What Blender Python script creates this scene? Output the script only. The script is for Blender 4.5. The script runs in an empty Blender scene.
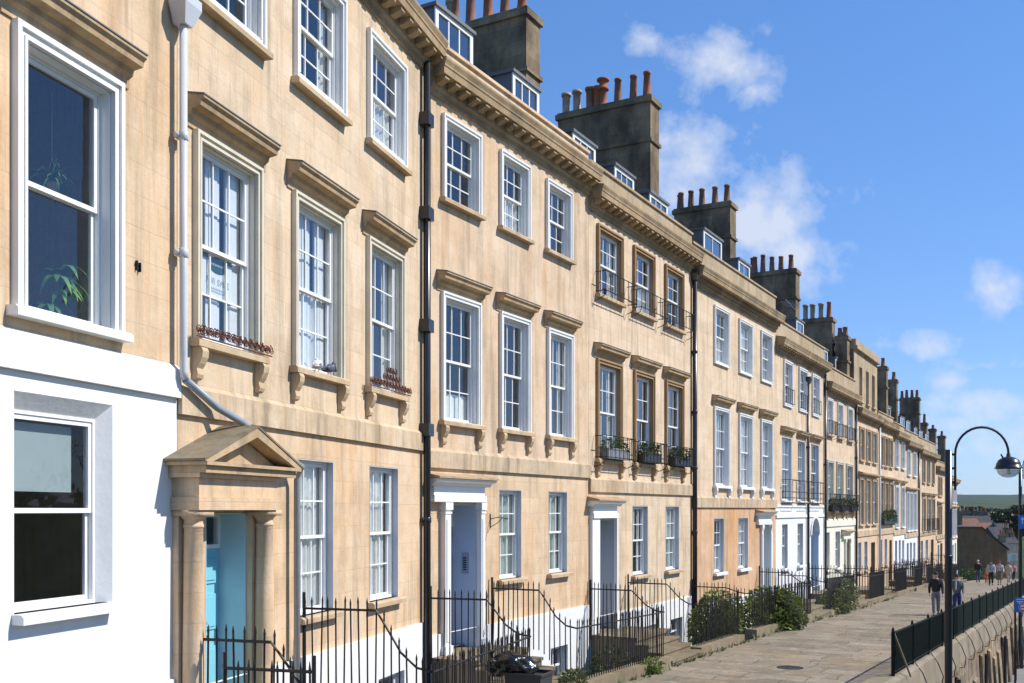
import bpy, bmesh, math, random
from mathutils import Vector, Matrix, noise

RND = random.Random(11)
CZ = 6.0                       # camera height above the zero level
SC = bpy.context.scene
COL = SC.collection
rad = math.radians

# ------------------------------------------------------------------ node helpers
def new_mat(name):
    m = bpy.data.materials.new(name)
    m.use_nodes = True
    nt = m.node_tree
    nt.nodes.clear()
    out = nt.nodes.new('ShaderNodeOutputMaterial')
    return m, nt, out

def nd(nt, kind, **kw):
    n = nt.nodes.new(kind)
    for k, v in kw.items():
        if k.startswith('in_'):
            key = k[3:]
            key = int(key) if key.isdigit() else key.replace('_', ' ')
            n.inputs[key].default_value = v
        else:
            setattr(n, k, v)
    return n

def ln(nt, a, b):
    nt.links.new(a, b)

def c4(c):
    return (c[0], c[1], c[2], 1.0)

def mixc(nt, fac, a, b, blend='MIX'):
    n = nt.nodes.new('ShaderNodeMix')
    n.data_type = 'RGBA'
    n.blend_type = blend
    for sock, v in ((n.inputs[0], fac), (n.inputs[6], a), (n.inputs[7], b)):
        if hasattr(v, 'is_linked') or hasattr(v, 'links'):
            nt.links.new(v, sock)
        elif isinstance(v, (int, float)):
            sock.default_value = v
        else:
            sock.default_value = c4(v)
    return n.outputs[2]

def ramp(nt, val, lo, hi):
    n = nd(nt, 'ShaderNodeMapRange', clamp=True)
    n.inputs[1].default_value = lo
    n.inputs[2].default_value = hi
    ln(nt, val, n.inputs[0])
    return n.outputs[0]

def mth(nt, op, a, b=None):
    n = nd(nt, 'ShaderNodeMath', operation=op)
    for i, v in enumerate((a, b)):
        if v is None:
            continue
        if isinstance(v, (int, float)):
            n.inputs[i].default_value = v
        else:
            ln(nt, v, n.inputs[i])
    return n.outputs[0]

def noise_out(nt, vec, scale, detail=4.0, rough=0.55):
    n = nd(nt, 'ShaderNodeTexNoise')
    n.inputs['Scale'].default_value = scale
    n.inputs['Detail'].default_value = detail
    n.inputs['Roughness'].default_value = rough
    ln(nt, vec, n.inputs['Vector'])
    return n.outputs['Fac']

def scaled(nt, vec, sx, sy, sz, rz=0.0):
    n = nd(nt, 'ShaderNodeMapping')
    n.inputs['Scale'].default_value = (sx, sy, sz)
    n.inputs['Rotation'].default_value = (0, 0, rz)
    ln(nt, vec, n.inputs['Vector'])
    return n.outputs[0]

def simple(name, col, rough=0.6, var=0.15, scale=6.0, bump=0.0, metal=0.0, spec=0.5, dirt=None, dirt_amt=0.3, coat=0.0):
    m, nt, out = new_mat(name)
    p = nd(nt, 'ShaderNodeBsdfPrincipled')
    p.inputs['Roughness'].default_value = rough
    p.inputs['Metallic'].default_value = metal
    p.inputs['Specular IOR Level'].default_value = spec
    p.inputs['Coat Weight'].default_value = coat
    tc = nd(nt, 'ShaderNodeTexCoord')
    v = tc.outputs['Object']
    f = noise_out(nt, v, scale)
    lo = tuple(max(0, x * (1 - var)) for x in col)
    hi = tuple(min(1, x * (1 + var)) for x in col)
    c = mixc(nt, ramp(nt, f, 0.3, 0.7), lo, hi)
    if dirt:
        g = noise_out(nt, scaled(nt, v, 1.0, 1.0, 0.35), 2.2, 6.0, 0.65)
        c = mixc(nt, mth(nt, 'MULTIPLY', ramp(nt, g, 0.5, 0.75), dirt_amt), c, dirt)
    ln(nt, c, p.inputs['Base Color'])
    if bump:
        b = nd(nt, 'ShaderNodeBump', in_Strength=bump)
        b.inputs['Distance'].default_value = 0.02
        ln(nt, noise_out(nt, v, scale * 4, 6.0), b.inputs['Height'])
        ln(nt, b.outputs[0], p.inputs['Normal'])
    ln(nt, p.outputs[0], out.inputs[0])
    return m

def ashlar(name, col, joint=0.55, bw=0.78, bh=0.33, stain=(0.24, 0.185, 0.125), stain_amt=0.5, orange=0.25, soot=0.0, blockvar=0.065, rough=0.9, joint_amt=0.3):
    """Bath stone: thin joints, block to block shade, rusty runs, soot blotches."""
    m, nt, out = new_mat(name)
    p = nd(nt, 'ShaderNodeBsdfPrincipled')
    p.inputs['Roughness'].default_value = rough
    p.inputs['Specular IOR Level'].default_value = 0.25
    tc = nd(nt, 'ShaderNodeTexCoord')
    v = tc.outputs['Object']
    info = nd(nt, 'ShaderNodeObjectInfo')
    addv = nd(nt, 'ShaderNodeVectorMath', operation='ADD')
    off = nd(nt, 'ShaderNodeVectorMath', operation='SCALE')
    ln(nt, info.outputs['Location'], off.inputs[0])
    off.inputs['Scale'].default_value = 0.37
    ln(nt, v, addv.inputs[0]); ln(nt, off.outputs[0], addv.inputs[1])
    w = addv.outputs[0]
    sep = nd(nt, 'ShaderNodeSeparateXYZ'); ln(nt, v, sep.inputs[0])
    cmb = nd(nt, 'ShaderNodeCombineXYZ')
    ln(nt, mth(nt, 'ADD', sep.outputs[0], sep.outputs[1]), cmb.inputs[0])
    ln(nt, sep.outputs[2], cmb.inputs[1])
    br = nd(nt, 'ShaderNodeTexBrick')
    br.inputs['Scale'].default_value = 1.0
    br.inputs['Brick Width'].default_value = bw
    br.inputs['Row Height'].default_value = bh
    br.inputs['Mortar Size'].default_value = 0.006
    br.inputs['Mortar Smooth'].default_value = 0.3
    br.inputs['Color1'].default_value = c4([x * (1 - blockvar) for x in col])
    br.inputs['Color2'].default_value = c4([min(1, x * (1 + blockvar)) for x in col])
    br.inputs['Mortar'].default_value = c4([x * (1 - 0.45 * joint_amt) for x in col])
    ln(nt, cmb.outputs[0], br.inputs['Vector'])
    c = br.outputs['Color']
    # fine mottling
    c = mixc(nt, mth(nt, 'MULTIPLY', ramp(nt, noise_out(nt, w, 9.0, 8.0, 0.7), 0.35, 0.75), 0.22), c, [x * 0.62 for x in col])
    # warm patches
    c = mixc(nt, mth(nt, 'MULTIPLY', ramp(nt, noise_out(nt, w, 0.55, 5.0, 0.6), 0.46, 0.66), orange), c, (col[0] * 0.98, col[1] * 0.76, col[2] * 0.52))
    # pale leached patches
    c = mixc(nt, mth(nt, 'MULTIPLY', ramp(nt, noise_out(nt, scaled(nt, w, 1, 1, 1.6), 0.9, 6.0, 0.65), 0.46, 0.66), 0.55), c, [min(1, col[0] * 1.12), min(1, col[1] * 1.2), min(1, col[2] * 1.32)])
    # vertical runs
    rr = noise_out(nt, scaled(nt, w, 5.0, 5.0, 0.45), 1.0, 4.0, 0.6)
    c = mixc(nt, mth(nt, 'MULTIPLY', ramp(nt, rr, 0.50, 0.70), min(0.8, orange * 1.7)), c, (col[0] * 0.92, col[1] * 0.66, col[2] * 0.40))
    bl = noise_out(nt, scaled(nt, w, 1.0, 1.0, 0.8), 1.9, 9.0, 0.72)
    c = mixc(nt, mth(nt, 'MULTIPLY', ramp(nt, bl, 0.49, 0.70), stain_amt * 0.75), c, (col[0] * 0.46, col[1] * 0.44, col[2] * 0.42))
    g = noise_out(nt, scaled(nt, w, 3.2, 3.2, 0.28), 1.2, 6.0, 0.66)
    c = mixc(nt, mth(nt, 'MULTIPLY', ramp(nt, g, 0.49, 0.70), stain_amt * 1.1), c, stain)
    fl = noise_out(nt, w, 30.0, 3.0, 0.6)
    c = mixc(nt, mth(nt, 'MULTIPLY', ramp(nt, fl, 0.66, 0.72), 0.35), c, [x * 0.5 for x in col])
    if soot:
        s = noise_out(nt, scaled(nt, w, 1.0, 1.0, 0.6), 0.9, 7.0, 0.68)
        c = mixc(nt, mth(nt, 'MULTIPLY', ramp(nt, s, 0.36, 0.62), soot), c, (0.035, 0.03, 0.024))
    ln(nt, c, p.inputs['Base Color'])
    b = nd(nt, 'ShaderNodeBump', in_Strength=0.35)
    b.inputs['Distance'].default_value = 0.02
    h = mth(nt, 'SUBTRACT', noise_out(nt, w, 22.0, 6.0, 0.65), mth(nt, 'MULTIPLY', br.outputs['Fac'], joint))
    ln(nt, h, b.inputs['Height'])
    ln(nt, b.outputs[0], p.inputs['Normal'])
    ln(nt, p.outputs[0], out.inputs[0])
    return m

def glass_mat(name, tint=(0.90, 0.92, 0.93), boost=0.05):
    m, nt, out = new_mat(name)
    tr = nd(nt, 'ShaderNodeBsdfTransparent'); tr.inputs[0].default_value = c4(tint)
    gl = nd(nt, 'ShaderNodeBsdfGlossy'); gl.inputs['Roughness'].default_value = 0.015
    gl.inputs[0].default_value = (0.95, 0.97, 1, 1)
    tc = nd(nt, 'ShaderNodeTexCoord')
    b = nd(nt, 'ShaderNodeBump', in_Strength=0.25); b.inputs['Distance'].default_value = 0.02
    ln(nt, noise_out(nt, tc.outputs['Object'], 3.0, 2.0), b.inputs['Height'])
    ln(nt, b.outputs[0], gl.inputs['Normal'])
    fr = nd(nt, 'ShaderNodeLayerWeight')
    f = mth(nt, 'ADD', mth(nt, 'MULTIPLY', mth(nt, 'POWER', fr.outputs['Facing'], 4.0), 0.95), boost + 0.05)
    mx = nd(nt, 'ShaderNodeMixShader')
    ln(nt, mth(nt, 'MINIMUM', f, 1.0), mx.inputs[0])
    ln(nt, tr.outputs[0], mx.inputs[1]); ln(nt, gl.outputs[0], mx.inputs[2])
    ln(nt, mx.outputs[0], out.inputs[0])
    return m

M = {}
STONE = (0.665, 0.513, 0.35)
M['stone'] = ashlar('bath_stone', STONE, orange=0.18)
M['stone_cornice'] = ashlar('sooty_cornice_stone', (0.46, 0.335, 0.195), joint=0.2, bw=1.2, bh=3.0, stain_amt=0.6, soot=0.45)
M['stone_block'] = ashlar('orange_stained_stone', (0.63, 0.41, 0.245), joint=0.1, joint_amt=0.12, blockvar=0.03, orange=0.5)
M['stone_pale'] = ashlar('bath_stone_pale', (0.695, 0.528, 0.36), orange=0.14, stain_amt=0.4)
M['stone_band'] = ashlar('streaked_band_stone', (0.64, 0.49, 0.325), joint=0.3, bw=1.3, bh=1.0, orange=0.2, stain_amt=0.75, soot=0.3)
M['stone_warm'] = ashlar('bath_stone_warm', (0.665, 0.488, 0.316), orange=0.36)
M['stone_render'] = ashlar('smooth_stone_render', (0.67, 0.503, 0.342), joint=0.1, joint_amt=0.12, blockvar=0.03, orange=0.3)
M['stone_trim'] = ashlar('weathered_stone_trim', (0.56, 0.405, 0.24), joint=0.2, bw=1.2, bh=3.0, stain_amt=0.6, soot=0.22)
M['stone_sill'] = ashlar('stone_sill', (0.58, 0.44, 0.28), joint=0.1, bw=3, bh=3, stain_amt=0.45, soot=0.12)
M['stone_dark'] = ashlar('sooty_chimney_stone', (0.34, 0.255, 0.155), joint=1.8, bw=0.62, bh=0.36, soot=0.78, stain_amt=0.5, blockvar=0.22, joint_amt=1.2)
M['stone_tan'] = ashlar('tan_stone_architrave', (0.50, 0.35, 0.205), joint=0.1, bw=3, bh=3, stain_amt=0.3)
M['stone_brown'] = ashlar('brown_stone_architrave', (0.36, 0.235, 0.125), joint=0.1, bw=3, bh=3, stain_amt=0.3)
M['parapet'] = ashlar('parapet_stone', (0.50, 0.39, 0.25), soot=0.2, stain_amt=0.5, bw=1.0, bh=0.4)
M['kerb'] = ashlar('kerb_stone', (0.27, 0.215, 0.14), soot=0.3, bw=0.9, bh=0.5, stain=(0.09, 0.1, 0.04), stain_amt=0.5)
M['white_wall'] = simple('white_wall_paint', (0.74, 0.74, 0.73), 0.75, 0.025, 2.0, 0.3, dirt=(0.50, 0.47, 0.41), dirt_amt=0.28)
M['cream_wall'] = simple('cream_wall_paint', (0.74, 0.70, 0.58), 0.75, 0.03, 2.0, 0.1, dirt=(0.5, 0.45, 0.34), dirt_amt=0.15)
M['white'] = simple('white_gloss_paint', (0.80, 0.80, 0.78), 0.38, 0.03, 4.0, 0.03, dirt=(0.5, 0.47, 0.4), dirt_amt=0.15)
M['cream'] = simple('cream_paint', (0.66, 0.60, 0.47), 0.5, 0.06, 4.0, 0.05, dirt=(0.35, 0.27, 0.18), dirt_amt=0.4)
M['grey_paint'] = simple('pale_grey_paint', (0.48, 0.50, 0.53), 0.55, 0.05, 3.0, 0.03)
M['blue_grey_paint'] = simple('pale_blue_grey_paint', (0.50, 0.58, 0.68), 0.5, 0.04, 3.0, 0.03)
M['turq_wall'] = simple('turquoise_lining_paint', (0.47, 0.65, 0.70), 0.6, 0.06, 3.0, 0.04)
M['turq_door'] = simple('turquoise_door_paint', (0.20, 0.52, 0.62), 0.4, 0.04, 3.0, 0.02)
M['blue_door'] = simple('blue_door_paint', (0.07, 0.12, 0.26), 0.4, 0.05, 3.0)
M['grey_door'] = simple('grey_door_paint', (0.30, 0.32, 0.34), 0.45, 0.05, 3.0)
M['brown_door'] = simple('brown_door_paint', (0.22, 0.09, 0.04), 0.45, 0.1, 3.0)
M['slate_door'] = simple('slate_blue_door_paint', (0.28, 0.38, 0.5), 0.45, 0.05, 3.0)
M['iron'] = simple('black_iron_paint', (0.014, 0.013, 0.013), 0.5, 0.3, 14.0, 0.1, spec=0.35, dirt=(0.06, 0.036, 0.022), dirt_amt=0.5)
M['rust'] = simple('rusty_iron', (0.15, 0.05, 0.026), 0.85, 0.4, 16.0, 0.2)
M['green_iron'] = simple('dark_green_iron_paint', (0.009, 0.015, 0.011), 0.8, 0.3, 6.0, 0.05, spec=0.15)
M['pipe_black'] = simple('black_pipe_paint', (0.02, 0.022, 0.027), 0.28, 0.2, 4.0)
M['pipe_grey'] = simple('pale_grey_pipe', (0.55, 0.57, 0.60), 0.35, 0.05, 4.0, dirt=(0.3, 0.27, 0.22), dirt_amt=0.3)
M['pipe_lead'] = simple('lead_grey_pipe', (0.27, 0.30, 0.33), 0.4, 0.1, 4.0)
M['lead'] = simple('lead_sheet', (0.14, 0.145, 0.155), 0.6, 0.2, 3.0, 0.1)
M['slate'] = ashlar('roof_slate', (0.065, 0.064, 0.068), bw=0.3, bh=0.22, orange=0.0, stain_amt=0.2, blockvar=0.25)
M['terracotta'] = simple('terracotta', (0.36, 0.115, 0.05), 0.85, 0.25, 5.0, 0.1, dirt=(0.1, 0.06, 0.045), dirt_amt=0.6)
M['terra_pink'] = simple('sooty_pink_terracotta', (0.27, 0.13, 0.085), 0.85, 0.3, 5.0, 0.1, dirt=(0.07, 0.05, 0.045), dirt_amt=0.7)
M['buff'] = simple('buff_fireclay', (0.42, 0.33, 0.24), 0.85, 0.2, 5.0, 0.1, dirt=(0.12, 0.1, 0.08), dirt_amt=0.6)
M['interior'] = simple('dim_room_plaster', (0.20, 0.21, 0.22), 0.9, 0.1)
M['curtain'] = simple('white_net_curtain', (0.72, 0.73, 0.70), 0.9, 0.06, 8.0)
M['curtain_green'] = simple('pale_green_curtain', (0.56, 0.62, 0.55), 0.9, 0.08, 8.0)
M['blind'] = simple('pale_roller_blind', (0.27, 0.33, 0.33), 0.8, 0.03)
M['shutter'] = simple('white_interior_shutter', (0.72, 0.75, 0.78), 0.6, 0.03)
M['glass'] = glass_mat('old_window_glass')
M['glass_dull'] = glass_mat('plain_window_glass', boost=-0.02)
M['glass_bright'] = glass_mat('reflective_window_glass', boost=0.17)
M['asphalt'] = simple('asphalt', (0.055, 0.055, 0.056), 0.9, 0.2, 20.0, 0.3)
M['soil'] = simple('soil', (0.05, 0.035, 0.022), 0.95, 0.3, 12.0, 0.3)
M['planter'] = simple('dark_planter', (0.03, 0.032, 0.036), 0.5, 0.2)
M['planter_grey'] = simple('lead_grey_planter', (0.2, 0.21, 0.22), 0.6, 0.15)
M['bag'] = simple('black_plastic', (0.01, 0.01, 0.011), 0.18, 0.2, 4.0, 0.4)
M['bin'] = simple('dark_grey_plastic', (0.03, 0.032, 0.036), 0.45, 0.1)
M['bin_blue'] = simple('blue_plastic', (0.03, 0.12, 0.42), 0.4, 0.1)
M['steel'] = simple('brushed_steel', (0.42, 0.43, 0.44), 0.35, 0.1, 5.0, metal=0.8)
M['brass'] = simple('brass', (0.5, 0.34, 0.1), 0.35, 0.1, metal=0.9)
M['sign_blue'] = simple('sign_blue', (0.015, 0.14, 0.5), 0.4, 0.03)
M['sign_white'] = simple('sign_white', (0.75, 0.75, 0.75), 0.4, 0.02)
M['sign_red'] = simple('sign_red', (0.5, 0.02, 0.02), 0.4, 0.02)
M['sign_green'] = simple('sign_dark_green', (0.02, 0.07, 0.05), 0.4, 0.02)
M['sign_grey'] = simple('sign_grey_print', (0.36, 0.4, 0.4), 0.5, 0.02)
M['paper'] = simple('white_board', (0.74, 0.77, 0.77), 0.5, 0.02)

def leaf_mat(name, a, b):
    m, nt, out = new_mat(name)
    p = nd(nt, 'ShaderNodeBsdfPrincipled'); p.inputs['Roughness'].default_value = 0.5
    p.inputs['Specular IOR Level'].default_value = 0.35
    tc = nd(nt, 'ShaderNodeTexCoord')
    c = mixc(nt, ramp(nt, noise_out(nt, tc.outputs['Object'], 7.0, 3.0), 0.35, 0.65), a, b)
    ln(nt, c, p.inputs['Base Color'])
    tl = nd(nt, 'ShaderNodeBsdfTranslucent'); ln(nt, c, tl.inputs[0])
    mx = nd(nt, 'ShaderNodeMixShader'); mx.inputs[0].default_value = 0.25
    ln(nt, p.outputs[0], mx.inputs[1]); ln(nt, tl.outputs[0], mx.inputs[2])
    ln(nt, mx.outputs[0], out.inputs[0])
    return m
M['leaf'] = leaf_mat('shrub_leaf', (0.075, 0.12, 0.02), (0.23, 0.28, 0.06))
M['leaf_dark'] = leaf_mat('dark_leaf', (0.028, 0.05, 0.014), (0.08, 0.12, 0.03))
M['leaf_olive'] = leaf_mat('olive_leaf', (0.08, 0.105, 0.04), (0.19, 0.21, 0.09))
M['leaf_house'] = leaf_mat('houseplant_leaf', (0.05, 0.16, 0.05), (0.14, 0.30, 0.10))
M['leaf_tree'] = leaf_mat('tree_leaf', (0.022, 0.035, 0.012), (0.06, 0.075, 0.025))
M['petal'] = simple('red_petals', (0.5, 0.02, 0.02), 0.6, 0.2)
M['petal_white'] = simple('white_petals', (0.75, 0.74, 0.7), 0.6, 0.1)
M['bark'] = simple('bark', (0.09, 0.065, 0.045), 0.95, 0.3, 8.0, 0.4)

# ------------------------------------------------------------------ mesh helper
class MB:
    def __init__(s):
        s.v = []; s.f = []
    def add(s, vs, fs):
        o = len(s.v)
        s.v += [tuple(p) for p in vs]
        s.f += [tuple(i + o for i in f) for f in fs]
        return s
    def quad(s, a, b, c, d):
        return s.add([a, b, c, d], [(0, 1, 2, 3)])
    def box(s, x0, x1, y0, y1, z0, z1):
        v = [(x, y, z) for z in (z0, z1) for y in (y0, y1) for x in (x0, x1)]
        return s.add(v, [(0, 2, 3, 1), (4, 5, 7, 6), (0, 1, 5, 4), (2, 6, 7, 3), (0, 4, 6, 2), (1, 3, 7, 5)])
    def prof_x(s, prof, x0, x1):
        n = len(prof)
        v = [(x0, y, z) for y, z in prof] + [(x1, y, z) for y, z in prof]
        f = [(i, (i + 1) % n, n + (i + 1) % n, n + i) for i in range(n)]
        return s.add(v, f + [tuple(range(n)), tuple(range(2 * n - 1, n - 1, -1))])
    def prof_y(s, prof, y0, y1):
        n = len(prof)
        v = [(x, y0, z) for x, z in prof] + [(x, y1, z) for x, z in prof]
        f = [(i, (i + 1) % n, n + (i + 1) % n, n + i) for i in range(n)]
        return s.add(v, f + [tuple(range(n)), tuple(range(2 * n - 1, n - 1, -1))])
    def tube(s, path, r, n=6, r1=None):
        P = [Vector(p) for p in path]
        k = len(P)
        rings = []
        prev = None
        for i in range(k):
            t = (P[min(i + 1, k - 1)] - P[max(i - 1, 0)])
            if t.length < 1e-9:
                t = Vector((0, 0, 1))
            t.normalize()
            a = prev if prev is not None else (Vector((0, 0, 1)) if abs(t.z) < 0.9 else Vector((1, 0, 0)))
            u = (a - t * a.dot(t)).normalized()
            prev = u
            w = t.cross(u)
            rr = r if r1 is None else r + (r1 - r) * i / (k - 1)
            rings.append([P[i] + (u * math.cos(2 * math.pi * j / n) + w * math.sin(2 * math.pi * j / n)) * rr for j in range(n)])
        v = [p for ring in rings for p in ring]
        f = []
        for i in range(k - 1):
            for j in range(n):
                f.append((i * n + j, i * n + (j + 1) % n, (i + 1) * n + (j + 1) % n, (i + 1) * n + j))
        f += [tuple(range(n - 1, -1, -1)), tuple(range((k - 1) * n, k * n))]
        return s.add(v, f)
    def lathe(s, cx, cy, prof, n=12, sy=1.0):
        v = []; f = []
        for r, z in prof:
            for j in range(n):
                a = 2 * math.pi * j / n
                v.append((cx + r * math.cos(a), cy + r * sy * math.sin(a), z))
        for i in range(len(prof) - 1):
            for j in range(n):
                f.append((i * n + j, i * n + (j + 1) % n, (i + 1) * n + (j + 1) % n, (i + 1) * n + j))
        f += [tuple(range(n - 1, -1, -1)), tuple(range((len(prof) - 1) * n, len(prof) * n))]
        return s.add(v, f)
    def ellipsoid(s, c, rx, ry, rz, n=12, m=8):
        v = []; f = []
        for i in range(m + 1):
            t = -math.pi / 2 + math.pi * i / m
            for j in range(n):
                a = 2 * math.pi * j / n
                v.append((c[0] + rx * math.cos(t) * math.cos(a), c[1] + ry * math.cos(t) * math.sin(a), c[2] + rz * math.sin(t)))
        for i in range(m):
            for j in range(n):
                f.append((i * n + j, i * n + (j + 1) % n, (i + 1) * n + (j + 1) % n, (i + 1) * n + j))
        return s.add(v, f)
    def build(s, name, mat, parent=None, off=(0, 0, 0), smooth=False, recalc=True):
        me = bpy.data.meshes.new(name)
        ox, oy, oz = off
        me.from_pydata([(x - ox, y - oy, z - oz) for x, y, z in s.v], [], s.f)
        if recalc:
            bm = bmesh.new(); bm.from_mesh(me)
            if smooth:
                bmesh.ops.remove_doubles(bm, verts=bm.verts, dist=1e-5)
            bmesh.ops.recalc_face_normals(bm, faces=bm.faces)
            bm.to_mesh(me); bm.free()
        if smooth:
            for p in me.polygons:
                p.use_smooth = True
        me.materials.append(M[mat] if isinstance(mat, str) else mat)
        o = bpy.data.objects.new(name, me)
        COL.objects.link(o)
        if parent is not None:
            o.parent = parent
        return o

def tag(o, label=None, cat=None, group=None, kind=None):
    if label: o['label'] = label
    if cat: o['category'] = cat
    if group: o['group'] = group
    if kind: o['kind'] = kind
    return o

def thing(name, label, cat, loc=(0, 0, 0), rz=0.0, group=None, kind=None):
    o = bpy.data.objects.new(name, None)
    o.empty_display_size = 0.2
    COL.objects.link(o)
    o.location = loc
    o.rotation_euler = (0, 0, rz)
    return tag(o, label, cat, group, kind)

# ------------------------------------------------------------------ the plan of the terrace (metres; camera at 0,0)
_b = [(-3.66, 10.93), (-1.518, 18.07), (1.839, 24.04), (5.492, 30.51), (10.15, 38.5), (14.30, 45.8), (17.88, 52.1),
      (21.28, 58.1), (23.95, 62.8), (26.30, 67.0), (29.30, 72.2), (34.50, 81.4), (37.70, 87.0), (42.40, 95.3)]
_d = (Vector(_b[1]) - Vector(_b[0])).normalized()
B = [Vector(_b[0]) - _d * 7.5] + [Vector(p) for p in _b]
NH = len(B) - 1
U = [(B[i + 1] - B[i]).normalized() for i in range(NH)]
INW = [Vector((-u.y, u.x)) for u in U]
LEN = [(B[i + 1] - B[i]).length for i in range(NH)]
RZ = [math.atan2(u.y, u.x) for u in U]
REL = [1.22, 1.05, 0.77, 0.44, 0.08, -0.31, -0.78, -1.42, -1.45, -1.60, -1.90, -1.93, -2.40, -2.70]   # band level, relative to the camera
HC = [7.2, 7.2, 7.2, 7.2, 7.2, 6.8, 6.5, 6.6, 6.55, 6.4, 6.4, 6.2, 5.8, 5.4]                           # cornice above band

_g = [(-60, -1.6), (-20, -2.7), (0, -3.1), (10, -3.35), (21, -3.6), (33, -3.8), (47, -4.25), (67, -4.8), (93, -6.0), (130, -8.0), (260, -16.0), (420, -24.0)]
def prof(tab, p):
    if p <= tab[0][0]: return tab[0][1]
    for (a, ha), (b, hb) in zip(tab, tab[1:]):
        if p <= b:
            t = (p - a) / (b - a)
            return ha + (hb - ha) * t
    return tab[-1][1]
def pave(x, y):
    return prof(_g, 0.49 * x + 0.872 * y) + CZ
_r = [(-60, -5.2), (0, -6.0), (50, -7.35), (93, -8.6), (130, -10.0), (260, -17.0), (420, -25.0)]
def road(x, y):
    return prof(_r, 0.49 * x + 0.872 * y) + CZ

def sx(i, px, d=0.0):
    """distance along house i's front at which the sight line px crosses the plane d metres behind the front"""
    a = (px - 512.0) / 1000.0
    P = B[i] + INW[i] * d
    return (a * P.y - P.x) / (U[i].x - a * U[i].y)

def wpos(i, s, d=0.0):
    return B[i] + U[i] * s + INW[i] * d

GH = [pave(*wpos(i, LEN[i] / 2)) - CZ for i in range(NH)]
AREA = 1.15                                             # depth of the sunken area in front
HB = [REL[i] - (GH[i] - AREA) for i in range(NH)]       # band height above the house's base
BASEZ = [GH[i] - AREA + CZ for i in range(NH)]
KERB = 2.05

# ------------------------------------------------------------------ house pieces (local x along front, y inwards, z up)
def wall_cells(mb, s0, s1, z0, z1, holes, y=0.0, dep=0.2):
    xs = sorted({s0, s1} | {h[0] for h in holes} | {h[1] for h in holes})
    zs = sorted({z0, z1} | {h[2] for h in holes} | {h[3] for h in holes})
    xs = [x for x in xs if s0 - 1e-6 <= x <= s1 + 1e-6]
    zs = [z for z in zs if z0 - 1e-6 <= z <= z1 + 1e-6]
    for a, b in zip(xs, xs[1:]):
        for c, d in zip(zs, zs[1:]):
            mx, mz = (a + b) / 2, (c + d) / 2
            if any(h[0] < mx < h[1] and h[2] < mz < h[3] for h in holes):
                continue
            mb.quad((a, y, c), (b, y, c), (b, y, d), (a, y, d))
    for a, b, c, d in holes:
        c2, d2 = max(c, z0), min(d, z1)
        mb.quad((a, y, c2), (a, y + dep, c2), (a, y + dep, d2), (a, y, d2))
        mb.quad((b, y, c2), (b, y + dep, c2), (b, y + dep, d2), (b, y, d2))
        if d <= z1 + 1e-6:
            mb.quad((a, y, d), (b, y, d), (b, y + dep, d), (a, y + dep, d))
        if c >= z0 - 1e-6:
            mb.quad((a, y, c), (b, y, c), (b, y + dep, c), (a, y + dep, c))

def sash_mesh(a, b, c, d, y, cols, rows, fr=0.045, bar=0.02):
    """two sliding sashes in the opening a..b, c..d"""
    mb = MB(); gl = MB()
    bx = 0.03
    mb.box(a, a + bx, y - 0.01, y + 0.10, c, d); mb.box(b - bx, b, y - 0.01, y + 0.10, c, d)
    mb.box(a + bx, b - bx, y - 0.01, y + 0.10, d - bx, d); mb.box(a + bx, b - bx, y - 0.012, y + 0.10, c, c + bx * 1.2)
    a += bx; b -= bx; c += bx * 1.2; d -= bx
    m = (c + d) / 2
    for k, (lo, hi, yy) in enumerate(((m - 0.02, d, y + 0.004), (c, m + 0.02, y + 0.042))):
        e = 0.003
        mb.box(a + e, a + fr, yy, yy + 0.034, lo, hi); mb.box(b - fr, b - e, yy, yy + 0.034, lo, hi)
        mb.box(a + fr, b - fr, yy, yy + 0.034, lo, lo + fr); mb.box(a + fr, b - fr, yy, yy + 0.034, hi - fr, hi - e)
        xa, xb, za, zb = a + fr, b - fr, lo + fr, hi - fr
        for q in range(1, cols):
            x = xa + (xb - xa) * q / cols
            mb.box(x - bar / 2, x + bar / 2, yy + 0.004, yy + 0.030, za, zb)
        for q in range(1, rows):
            z = za + (zb - za) * q / rows
            mb.box(xa, xb, yy + 0.007, yy + 0.027, z - bar / 2, z + bar / 2)
        # each sheet of old glass sits a touch off the plane of the next
        for q in range(cols):
            for w in range(rows):
                x0, x1 = xa + (xb - xa) * q / cols, xa + (xb - xa) * (q + 1) / cols
                z0, z1 = za + (zb - za) * w / rows, za + (zb - za) * (w + 1) / rows
                t1, t2 = RND.uniform(-0.004, 0.004), RND.uniform(-0.004, 0.004)
                gl.quad((x0, yy + 0.02 + t1, z0), (x1, yy + 0.02 - t1, z0), (x1, yy + 0.02 - t1 + t2, z1), (x0, yy + 0.02 + t1 + t2, z1))
    return mb, gl

def curtain_mesh(a, b, c, d, y, amp=0.03, wl=0.13):
    mb = MB()
    n = max(8, int((b - a) / 0.025))
    ph = RND.uniform(0, 6)
    pts = []
    for k in range(n + 1):
        x = a + (b - a) * k / n
        pts.append((x, y + amp * math.sin(2 * math.pi * x / wl + ph) + 0.01 * math.sin(17 * x)))
    for (x0, y0), (x1, y1) in zip(pts, pts[1:]):
        mb.quad((x0, y0, c), (x1, y1, c), (x1, y1 * 1.0, d), (x0, y0, d))
    return mb

def ring(mb, a, b, c, d, w, y0, y1, bottom=False):
    """flat surround of width w outside the opening"""
    mb.box(a - w, a, y0, y1, c if not bottom else c - w, d + w)
    mb.box(b, b + w, y0, y1, c if not bottom else c - w, d + w)
    mb.box(a, b, y0, y1, d, d + w)
    if bottom:
        mb.box(a, b, y0, y1, c - w, c)

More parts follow.
